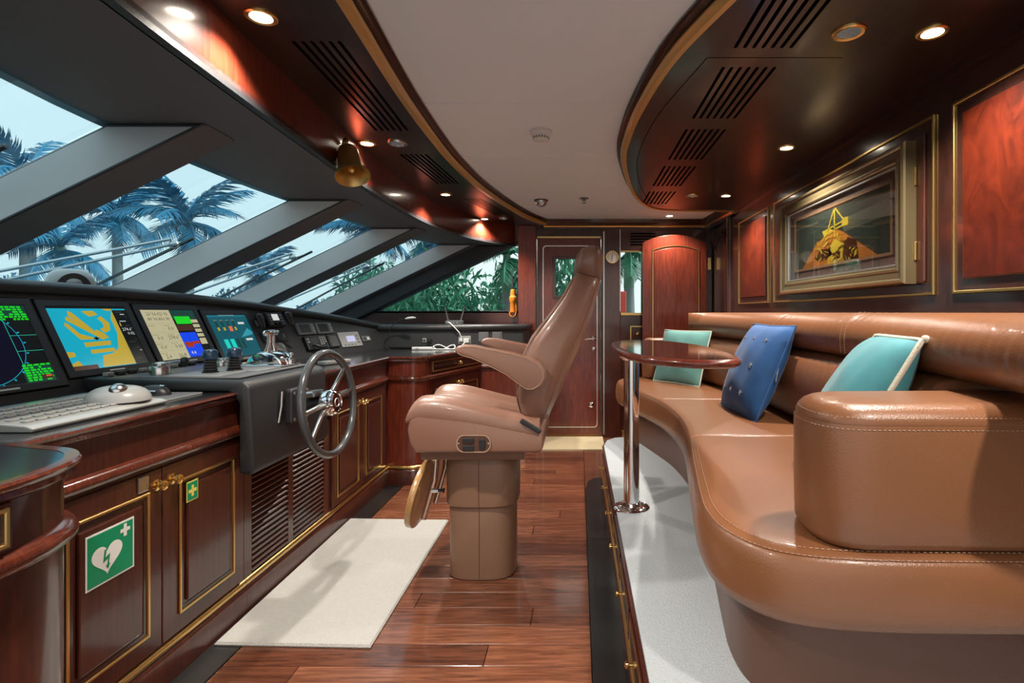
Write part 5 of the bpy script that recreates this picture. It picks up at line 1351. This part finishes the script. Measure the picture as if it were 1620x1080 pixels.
# ================================================================== PILLOWS
def pillow(c, wd, ht, th, U, V, mat, label, pip=None, group='scatter pillows on the sofa', roll_=0.0, rc=0.05, pr=0.0045):
    c = Vector(c); U = Vector(U).normalized(); V = Vector(V).normalized(); Wn = U.cross(V).normalized(); V = Wn.cross(U)
    if roll_:
        U, V = U * math.cos(roll_) + V * math.sin(roll_), V * math.cos(roll_) - U * math.sin(roll_)
    t = thing('pillow', label, 'pillow', c - Z * (ht / 2), group)
    n = 22; vs = []; fs = []
    def pt(u, v, s):
        e = 1 - 0.07 * (1 - abs(v)) ** 0.6 * 1.0; g = 1 - 0.07 * (1 - abs(u)) ** 0.6
        fat = max(0, (1 - abs(u) ** 2.6)) ** 0.55 * max(0, (1 - abs(v) ** 2.6)) ** 0.55
        wr = 0.004 * math.sin(7 * u + 3 * v) * math.sin(5 * v - 2 * u) * fat
        cu2, cv2 = u * math.sqrt(1 - rc * v * v), v * math.sqrt(1 - rc * u * u)
        return c + U * (wd / 2 * cu2 * (1 - 0.05 * (1 - v * v))) + V * (ht / 2 * cv2 * (1 - 0.05 * (1 - u * u))) + Wn * (s * th / 2 * fat + wr)
    for s in (1, -1):
        for i in range(n + 1):
            for j in range(n + 1): vs.append(pt(-1 + 2 * i / n, -1 + 2 * j / n, s))
    N = (n + 1) ** 2
    for s in (0, 1):
        for i in range(n):
            for j in range(n):
                a = s * N + i * (n + 1) + j; q = (a, a + n + 1, a + n + 2, a + 1); fs.append(q if s == 0 else q[::-1])
    B().add(vs, fs).build('cover', mat, t, smooth=75)
    rim = [pt(-1 + 2 * k / 14, -1, 0) for k in range(14)] + [pt(1, -1 + 2 * k / 14, 0) for k in range(14)] + [pt(1 - 2 * k / 14, 1, 0) for k in range(14)] + [pt(-1, 1 - 2 * k / 14, 0) for k in range(14)]
    if pip: B().tube(rim, pr, 8, closed=True).build('piping', pip, t, smooth=60)
    return t, pt
t, pt = pillow((0.930, 2.745, 0.895), 0.53, 0.51, 0.17, (0.05, -1, 0), (0.39, 0.02, 0.92), 'velvet_blue', 'blue velvet pillow with small silver stars on the sofa', 'velvet_blue')
Us = Vector((0.05, -1, 0)).normalized(); Vs = Vector((0.39, 0.02, 0.92)).normalized(); Ws = Us.cross(Vs).normalized()
sg = 1 if Ws.x < 0 else -1
for i, u in enumerate((-0.5, 0.0, 0.5)):
    for j, v in enumerate((-0.6, 0.0, 0.58)):
        p = pt(u + 0.06 * (j - 1), v, sg); b = B()
        nn = Ws * sg
        star = []
        for k in range(10):
            a = R(36 * k); r_ = 0.016 if k % 2 == 0 else 0.006
            star.append((r_ * math.cos(a), r_ * math.sin(a)))
        b.prism(star, p, Us, Vs, nn, -0.002, 0.0035); b.build('star', 'silver_star', t)
B().tube([pt(0.98, 0.25, 0) , pt(0.985, 0.05, 0) + Vector((0, -0.01, -0.01)), pt(0.985, -0.02, 0) + Vector((0, -0.012, -0.03))], 0.003, 6).build('zip_pull', 'silver_star', t)
pillow((0.767, 3.882, 0.860), 0.46, 0.42, 0.13, (0.61, -0.79, 0), (0.26, 0.20, 0.945), 'velvet_seafoam', 'pale sea-green piped pillow at the sofa end by the open door leaf', 'piping_pale')
t, pt = pillow((0.880, 1.665, 0.888), 0.34, 0.537, 0.18, (-0.16, -1, 0), (0.50, 0.02, 0.86), 'velvet_aqua', 'aqua velvet pillow with rope trim leaning behind the stitched sofa arm', 'rope', rc=0.10, pr=0.0085)
B().ball(pt(1, 1, 0) + Vector((0.01, 0, 0.004)), 0.012, 10, 8).build('rope_knot', 'rope', t, smooth=60)

# ================================================================== PICTURE ON THE WALL
pc = thing('framed_picture', 'wide bronze framed picture of a golden boat bow on the panelled wall', 'picture', (XR - 0.014, 2.56, 1.297))
o = Vector((XR - 0.0125, 0, 0)); W_ = -X
y0_, y1_, z0_, z1_ = 1.956, 3.161, 1.297, 1.834
U_ = -Y          # reading direction: from far to near
oo = o + Y * y1_ + Z * z0_
pw_, ph_ = y1_ - y0_, z1_ - z0_
fl_ = []
for ins, hh in ((0, 0), (0, 0.040), (0.004, 0.047), (0.012, 0.052), (0.018, 0.050), (0.022, 0.043), (0.050, 0.036), (0.056, 0.040), (0.062, 0.039), (0.066, 0.031), (0.078, 0.029), (0.078, 0.0)):
    fl_.append([oo + U_ * u + Z * v + W_ * hh for u, v in ((ins, ins), (pw_ - ins, ins), (pw_ - ins, ph_ - ins), (ins, ph_ - ins))])
B().layers(fl_, False, False).build('frame_moulding', 'frame_bronze', pc, smooth=25)
B().frame(oo, U_, Z, W_, 0.075, pw_ - 0.075, 0.075, ph_ - 0.075, 0.006, 0, 0.030).build('inner_fillet', 'silver_trim', pc)
B().obox(oo, U_, Z, W_, 0.078, pw_ - 0.078, 0.078, ph_ - 0.078, 0, 0.014).build('mount', 'mat_board', pc)
ax0, ax1, az0, az1 = 0.155, pw_ - 0.135, 0.135, ph_ - 0.125
B().frame(oo, U_, Z, W_, ax0 - 0.012, ax1 + 0.012, az0 - 0.012, az1 + 0.012, 0.012, 0.014, 0.018).build('gilt_fillet', 'fillet', pc)
b = B(); mats = ['art_dark', 'art_dim', 'art_orange', 'art_gold', 'art_brown']
def ap_(m, pts, l):
    b.mat(m); b.add([oo + U_ * (ax0 + (ax1 - ax0) * u) + Z * (az0 + (az1 - az0) * v) + W_ * (0.0145 + 0.0004 * l) for u, v in pts], [tuple(range(len(pts)))])
ap_(0, [(0, 0), (1, 0), (1, 1), (0, 1)], 0)
ap_(1, [(0.55, 0.72), (1, 0.80), (1, 0.55), (0.6, 0.50)], 1); ap_(1, [(0.0, 0.86), (0.3, 0.84), (0.3, 0.80), (0.0, 0.81)], 1)
ap_(2, [(0.10, 0.0), (0.28, 0.42), (0.42, 0.55), (0.52, 0.58), (0.58, 0.52), (0.90, 0.0)], 2)
ap_(4, [(0.60, 0.0), (0.56, 0.28), (0.64, 0.40), (0.72, 0.30), (0.74, 0.0)], 3)
ap_(4, [(0.26, 0.16), (0.34, 0.30), (0.44, 0.28), (0.48, 0.16), (0.40, 0.09), (0.30, 0.10)], 4)
ap_(3, [(0.42, 0.0), (0.44, 0.30), (0.50, 0.42), (0.60, 0.30), (0.58, 0.06), (0.52, 0.0)], 4)
ap_(4, [(0.48, 0.06), (0.48, 0.18), (0.56, 0.19), (0.56, 0.07)], 5)
ap_(3, [(0.38, 0.52), (0.36, 0.62), (0.44, 0.64), (0.50, 0.56)], 5); ap_(3, [(0.58, 0.60), (0.58, 0.74), (0.64, 0.74), (0.64, 0.60)], 5)
for (u0, v0, u1, v1) in ((0.50, 0.98, 0.42, 0.58), (0.50, 0.98, 0.50, 0.45), (0.50, 0.98, 0.60, 0.70), (0.40, 0.62, 0.62, 0.70), (0.42, 0.56, 0.60, 0.62), (0.30, 0.30, 0.44, 0.62), (0.36, 0.20, 0.30, 0.46)):
    d = Vector((u1 - u0, v1 - v0)).normalized(); n_ = Vector((-d.y, d.x)) * 0.006
    ap_(3, [(u0 - n_.x, v0 - n_.y * 2), (u1 - n_.x, v1 - n_.y * 2), (u1 + n_.x, v1 + n_.y * 2), (u0 + n_.x, v0 + n_.y * 2)], 6)
ra = random.Random(5)
for k in range(70):
    v0 = ra.random() ** 1.3 * 0.5; u0 = 0.46 + (ra.random() - 0.5) * 0.62 * (1 - v0 * 1.3); a = ra.uniform(0, math.pi); ll = ra.uniform(0.02, 0.07); ww = ra.uniform(0.003, 0.010)
    du, dv = math.cos(a) * ll * 0.6, math.sin(a) * ll
    ap_(ra.choice((2, 3, 3, 4)), [(u0 - du, max(0, v0 - dv)), (u0 + ww, max(0, v0 - dv * 0.4)), (u0 + du, v0 + dv), (u0 - ww, v0 + dv * 0.4)], 7 + k * 0.05)
for k in range(9):
    u0 = ra.random(); v0 = 0.1 + ra.random() * 0.8; ap_(1, [(u0, v0), (min(1, u0 + 0.12), v0 + 0.01), (min(1, u0 + 0.12), v0 + 0.02), (u0, v0 + 0.012)], 1.5 + k * 0.03)
b.build('print', mats, pc, flip=False)
B().obox(oo, U_, Z, W_, 0.078, pw_ - 0.078, 0.078, ph_ - 0.078, 0.024, 0.026).build('glazing', 'glass_clear', pc)
for z in (1.42, 1.70): B().box(XR - 0.022, XR - 0.0125, y0_ - 0.007, y0_ - 0.0005, z - 0.035, z + 0.035).build('hinge', 'brass', pc, bevel=0.002)

# ================================================================== RUG, DOOR MAT
b = B(); b.puff([(-1.298, 1.862), (-0.737, 1.845), (-0.741, 2.966), (-1.306, 2.985)], [(0.0, 0.0005), (-0.002, 0.006), (0.004, 0.013)])
b.build('rug', 'rug', label='cream rectangular rug on the floor before the helm', cat='rug', smooth=40)
t = thing('door_mat', 'beige mat on the floor before the side door', 'mat', (-0.07, 4.73, 0.0))
B().box(-0.40, 0.225, 4.50, 4.955, 0.0005, 0.010).build('pile', 'mat_beige', t, bevel=0.003)
B().frame((0, 0, 0), X, Y, Z, -0.405, 0.230, 4.495, 4.960, 0.014, 0.0005, 0.0115).build('binding', 'mat_beige', t)

# ================================================================== LAMPS AND CEILING FITTINGS
def downlight(x, y, z, label, lit=True, ring='gold', r=0.036, power=1.0):
    t = thing('downlight', label, 'ceiling light', (x, y, z), 'recessed downlights' if lit else 'unlit recessed ceiling lights')
    B().lathe([(r * 0.80, -0.002), (r * 0.82, -0.006), (r * 1.05, -0.008), (r * 1.18, -0.005), (r * 1.2, 0.0)], (x, y, z), Z, 28).build('trim_ring', ring, t, smooth=40)
    B().lathe([(r * 0.80, 0.0), (r * 0.80, -0.003), (r * 0.4, -0.0045), (0.001, -0.005)], (x, y, z - 0.001), Z, 28).build('lens', 'lamp_glow' if lit else 'lamp_dim', t, smooth=40)
    if lit:
        ld = bpy.data.lights.new('downlight_beam', 'SPOT'); ld.energy = LAMP_W * power; ld.color = LAMP_C
        ld.spot_size = R(130); ld.spot_blend = 0.75; ld.shadow_soft_size = 0.03
        lo = bpy.data.objects.new('downlight_beam', ld); COL.objects.link(lo); lo.parent = t; lo.location = (0, 0, -0.014)
    return t
for (x, y, lab) in ((1.047, 1.542, 'lit downlight in the sofa soffit next to the largest red wall panel'), (1.047, 2.624, 'lit downlight in the sofa soffit over the framed picture'), (1.047, 3.701, 'lit downlight in the sofa soffit next to the small red wall panel'),
                    (-0.888, 1.46, 'lit downlight in the helm soffit above the large green sign cupboard'), (-1.035, 2.555, 'lit downlight in the helm soffit beside the brass bell'), (-0.932, 3.662, 'lit downlight in the helm soffit over the curved corner cabinet'), (-0.83, 4.62, 'lit downlight in the helm soffit beside the side window')):
    downlight(x, y, ZS, lab, ring='gold')
downlight(0.83, 4.75, ZC, 'lit downlight in the white ceiling near the open door leaf', ring='white_plastic', power=0.6)
downlight(0.80, 1.542, ZS, 'unlit gold ringed light in the sofa soffit opposite the largest red wall panel', False, 'gold', 0.040)
downlight(0.808, 3.701, ZS, 'unlit gold ringed light in the sofa soffit opposite the small red wall panel', False, 'gold', 0.040)
downlight(-0.886, 2.555, ZS, 'unlit steel ringed ceiling light beside the bell', False, 'steel', 0.040)
downlight(-0.66, 4.60, ZS, 'unlit steel ringed ceiling light near the side window', False, 'steel', 0.036)
# lamps of the part of the cabin beside the camera
for (x, y, lab) in ((1.047, 0.46, 'lit downlight in the sofa soffit near the cabin entrance'), (-0.80, 0.40, 'lit downlight in the helm soffit near the cabin entrance')):
    downlight(x, y, ZS, lab)
t = thing('smoke_detector', 'round white smoke detector on the white ceiling', 'smoke detector', (-0.182, 2.54, ZC))
B().lathe([(0.056, 0.0), (0.056, -0.012), (0.050, -0.018), (0.044, -0.020), (0.040, -0.030), (0.038, -0.040), (0.026, -0.046), (0.001, -0.047)], (-0.182, 2.54, ZC), Z, 32).build('body', 'white_plastic', t, smooth=35)
for k in range(18):
    a = R(20 * k); B().obox((-0.182 + 0.0385 * math.cos(a), 2.54 + 0.0385 * math.sin(a), ZC - 0.035), Vector((-math.sin(a), math.cos(a), 0)), Z, Vector((math.cos(a), math.sin(a), 0)), -0.0032, 0.0032, -0.005, 0.005, 0, 0.0016).build('vent', 'mid_grey', t)
t = thing('dome_camera', 'small smoked dome camera on the white ceiling', 'camera', (-0.293, 4.10, ZC))
B().lathe([(0.056, 0.0), (0.056, -0.006), (0.048, -0.008)], (-0.293, 4.10, ZC), Z, 28).build('mount', 'dark_plastic', t, smooth=35)
B().lathe([(0.048 * math.cos(a), -0.008 - 0.044 * math.sin(a)) for a in [math.pi / 2 * k / 9 for k in range(10)]], (-0.293, 4.10, ZC), Z, 28).build('dome', 'steel', t, smooth=60)
t = thing('sprinkler', 'tiny dark ceiling sprinkler beside the dome camera', 'sprinkler', (0.044, 4.03, ZC))
B().lathe([(0.036, 0.0), (0.036, -0.004), (0.012, -0.008), (0.008, -0.02)], (0.044, 4.03, ZC), Z, 20).build('rose', 'mid_grey', t, smooth=35)
B().tube([(0.032, 4.03, ZC - 0.012), (0.030, 4.03, ZC - 0.026), (0.044, 4.03, ZC - 0.036), (0.058, 4.03, ZC - 0.026), (0.056, 4.03, ZC - 0.012)], 0.003, 6).build('yoke', 'steel', t)
B().lathe([(0.014, -0.036), (0.014, -0.039)], (0.044, 4.03, ZC), Z, 14).build('deflector', 'mid_grey', t)
# ================================================================== OUTSIDE
B().box(-120, 120, -120, 120, -4.2, -4.0).build('ground', 'water', kind='structure', label='dark water and quay outside', origin=(0, 0, -4))
# foredeck below the windscreen
# wipers on the windscreen (outside the glass)
def gp(y, z, off=0.05): return Vector((gx(y, z) - off, y, z))
def wiper(a, c, b0, b1, label):
    """a-c: twin arms from pivot to head, b0-b1: blade."""
    A, Cc = gp(*a), gp(*c); t = thing('windscreen_wiper', label, 'wiper', A, 'windscreen wipers outside the glass')
    n = Vector((-SL, 0, 1)).normalized()
    for d in (0.0, 0.045): B().tube([A + Vector((0, -d * 0.4, d)), Cc + Vector((0, -d * 0.4, d * 0.55))], 0.008, 8).build('arm', 'steel', t, smooth=60)
    B().ball(Cc, 0.030, 12, 8, (1.1, 0.8, 0.8)).build('head', 'steel', t, smooth=60)
    B().tube([Cc, gp((c[0] + b0[0]) / 2 + 0.01, (c[1] + b0[1]) / 2 - 0.02, 0.04), gp(b0[0], b0[1], 0.03)], 0.004, 6).build('hose', 'rubber', t)
    bl = B().tube([gp(b0[0], b0[1], 0.03), gp((b0[0] + b1[0]) / 2, (b0[1] + b1[1]) / 2, 0.045), gp(b1[0], b1[1], 0.03)], 0.009, 8).build('blade', 'rubber', t, smooth=60)
wiper((2.36, 1.30), (2.86, 1.565), (2.885, 1.60), (2.90, 1.18), 'steel parallel-arm wiper outside the centre windscreen pane')
wiper((3.56, 1.28), (3.82, 1.595), (3.86, 1.64), (3.90, 1.18), 'steel parallel-arm wiper outside the pane between centre pane and corner pane')
wiper((4.55, 1.22), (4.66, 1.60), (4.74, 1.64), (4.82, 1.18), 'steel parallel-arm wiper outside the pane by the corner post')
wiper((1.45, 1.30), (1.60, 1.62), (1.66, 1.72), (1.70, 1.2), 'steel parallel-arm wiper outside the pane beside the radar display')

def frond_mesh(name, L, mat, droop, seed, nl=26):
    r = random.Random(seed); b = B()
    def P(t): return Vector((L * t * (1 - 0.12 * droop * t), 0, L * (0.30 * t - droop * 0.62 * t * t)))
    b.tube([P(k / 8) for k in range(9)], [0.045 * (1 - 0.85 * k / 8) for k in range(9)], 4)
    for k in range(nl):
        t = 0.10 + 0.90 * k / nl; p = P(t); d = (P(min(1, t + 0.02)) - P(t - 0.02)).normalized()
        ll = L * 0.30 * (math.sin(math.pi * min(1, 0.15 + 0.85 * t)) ** 0.6) * r.uniform(0.85, 1.1) + 0.1
        for s in (-1, 1):
            out = (Vector((0, s, 0)) * 0.72 + d * 0.62 + Vector((0, 0, -0.10 - 0.35 * r.random()))).normalized()
            tip = p + out * ll + Vector((0, 0, -0.18 * ll)); mid = p + out * ll * 0.5
            wv = d * (0.045 * L / 3)
            b.add([p - wv, p + wv, mid + wv * 1.1, tip, mid - wv * 1.1], [(0, 1, 2, 4), (4, 2, 3)])
    return b
FR = {}
def palm(x, y, zc, L, label, mat='frond', n=15, seed=0, trunk_r=0.16, group='royal palms outside the windows'):
    t = thing('palm_tree', label, 'palm tree', (x, y, -4.0), group)
    b = B(); b.tube([(x, y, -4.0), (x, y, -3.0), (x + 0.05, y, (zc - 4) / 2), (x, y, zc - 1.2)], [trunk_r * 1.5, trunk_r * 1.15, trunk_r * 1.05, trunk_r * 0.9], 12); b.build('trunk', 'bark', t, smooth=60)
    B().tube([(x, y, zc - 1.25), (x, y, zc - 0.6), (x, y, zc)], [trunk_r * 0.95, trunk_r * 0.85, trunk_r * 0.5], 12).build('crownshaft', 'crownshaft', t, smooth=60)
    r = random.Random(seed)
    for k in range(n):
        i = k % 3
        key = (i, mat)
        el = (62, 32, 2)[i] + r.uniform(-9, 9)
        if key not in FR:
            o = frond_mesh('frond', 1.0, mat, (0.55, 0.95, 1.0)[i], 5 + i).build('frond', mat, t)
            # keep frond geometry about its own root
            me = o.data
            for v in me.vertices: v.co += ORIG[t.name]
            FR[key] = me
        else:
            o = bpy.data.objects.new('frond', FR[key]); COL.objects.link(o); o.parent = t
        o.location = (0, 0, zc + 4.0 - 0.15 - 0.12 * i)
        s = L * r.uniform(0.9, 1.1)
        o.scale = (s, s, s)
        o.rotation_euler = (r.uniform(-0.2, 0.2), -R(el) + 0.30, R(k * 137.5 + r.uniform(-12, 12)))
    return t
def ray(px, Yd): return (px - 915) / 825 * Yd
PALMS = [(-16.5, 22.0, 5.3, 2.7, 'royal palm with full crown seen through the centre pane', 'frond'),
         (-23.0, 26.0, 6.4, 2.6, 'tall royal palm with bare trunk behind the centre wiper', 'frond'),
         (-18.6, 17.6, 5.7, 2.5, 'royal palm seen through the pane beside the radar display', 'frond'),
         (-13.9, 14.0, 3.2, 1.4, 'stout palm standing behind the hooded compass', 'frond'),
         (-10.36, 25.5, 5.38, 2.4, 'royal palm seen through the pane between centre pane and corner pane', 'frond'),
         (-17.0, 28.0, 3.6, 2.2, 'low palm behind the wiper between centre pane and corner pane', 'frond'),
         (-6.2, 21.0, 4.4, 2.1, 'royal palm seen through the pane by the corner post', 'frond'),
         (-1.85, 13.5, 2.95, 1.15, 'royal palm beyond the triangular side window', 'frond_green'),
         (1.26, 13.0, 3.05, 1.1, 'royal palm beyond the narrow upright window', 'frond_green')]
for i, (x, y, zc, L, lab, m) in enumerate(PALMS):
    palm(x, y, zc, L, lab, m, 16, 11 + i, 0.14 if L < 1.7 else 0.22)
# leafy shrubs and trees on the shore
def foliage(name, mat, n, seed, droop):
    r = random.Random(seed); vs = []; fs = []
    for i in range(n):
        while True:
            p = Vector((r.uniform(-1, 1), r.uniform(-1, 1), r.uniform(-1, 1)))
            if 0.25 < p.length < 1: break
        p *= (0.9 + 0.1 * math.sin(6 * p.x + 4 * p.z))
        d = (p.normalized() * 0.8 + Vector((r.uniform(-1, 1), r.uniform(-1, 1), r.uniform(-1, 1) - droop))).normalized()
        s = d.cross(Vector((r.uniform(-1, 1), r.uniform(-1, 1), r.uniform(-1, 1)))).normalized()
        l = r.uniform(0.06, 0.13) * (1.5 if droop > 0.8 else 1); w = l * (0.10 if droop > 0.8 else 0.24)
        k = len(vs); vs += [p, p + d * l * 0.5 + s * w, p + d * l + Vector((0, 0, -0.1 * l)), p + d * l * 0.5 - s * w]; fs.append((k, k + 1, k + 2, k + 3))
    b = B(); b.add([(v.x, v.y, v.z + 1) for v in vs], fs)
    return b
bush0 = {}
def shrub(x, y, rx, rz, label, mat, droop, z=-4.0, group='leafy trees on the shore'):
    t = thing('tree', label, 'tree', (x, y, z), group)
    key = (mat, droop)
    if key not in bush0:
        o = foliage('foliage', mat, 7500, len(bush0) + 3, droop).build('foliage', mat, t, flip=False)
        for v in o.data.vertices: v.co += ORIG[t.name]
        bush0[key] = o.data
    else:
        o = bpy.data.objects.new('foliage', bush0[key]); COL.objects.link(o); o.parent = t
    o['kind'] = 'stuff'
    o.location = (0, 0, 1.0); o.scale = (rx, rx, rz); o.rotation_euler = (0, 0, x * 1.7 + y)
    B().tube([(x, y, z), (x, y, z + 1.0 + rz * 0.5), (x + 0.1, y, z + 1 + rz)], [0.18, 0.14, 0.05], 8).build('trunk', 'bark', t, smooth=60)
    return t
r = random.Random(21)
for k in range(11):
    x = -42 + k * 4.3; y = 31 + r.uniform(0, 1.5)
    shrub(x, y, 2.0, 3.0 + r.uniform(-0.5, 0.6), 'leafy tree, coloured blue as through tinted glass, in the row behind the palms', 'bush_glass_tint', 0.2, group='row of trees behind the palms')
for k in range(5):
    shrub(-34 + 1.0 * k, 9.5 + 4.2 * k, 1.95, 2.7, 'leafy tree, coloured blue as through tinted glass, on the shore ahead of the bow', 'bush_glass_tint', 0.2, group='trees on the shore ahead of the bow')
for x, y, rx, rz, lab in ((-5.6, 15.2, 1.9, 3.0, 'weeping green tree filling the low corner of the side window'), (-3.2, 12.2, 1.7, 2.9, 'weeping green tree in the middle of the side window'), (-1.75, 15.6, 1.7, 2.9, 'weeping green tree beside the distress beacon'),
                          (-0.2, 11.8, 1.15, 3.0, 'leafy green tree seen through the door window'), (2.75, 17.0, 1.1, 2.3, 'leafy green bush below the palm in the narrow window'), (0.75, 16.5, 1.0, 1.95, 'small dark green bush behind the narrow window')):
    shrub(x, y, rx, rz, lab, 'bush_green', 1.0 if 'weeping' in lab else 0.2)
t = thing('marker_post', 'red marker post beyond the narrow upright window', 'post', (0.72, 9.0, -4.0))
B().tube([(0.72, 9.0, -4.0), (0.72, 9.0, 1.28)], 0.05, 10).build('post', 'bark', t, smooth=60)
B().box(0.66, 0.82, 8.93, 9.0, 1.16, 1.55).build('board', 'red_plastic', t, bevel=0.01)
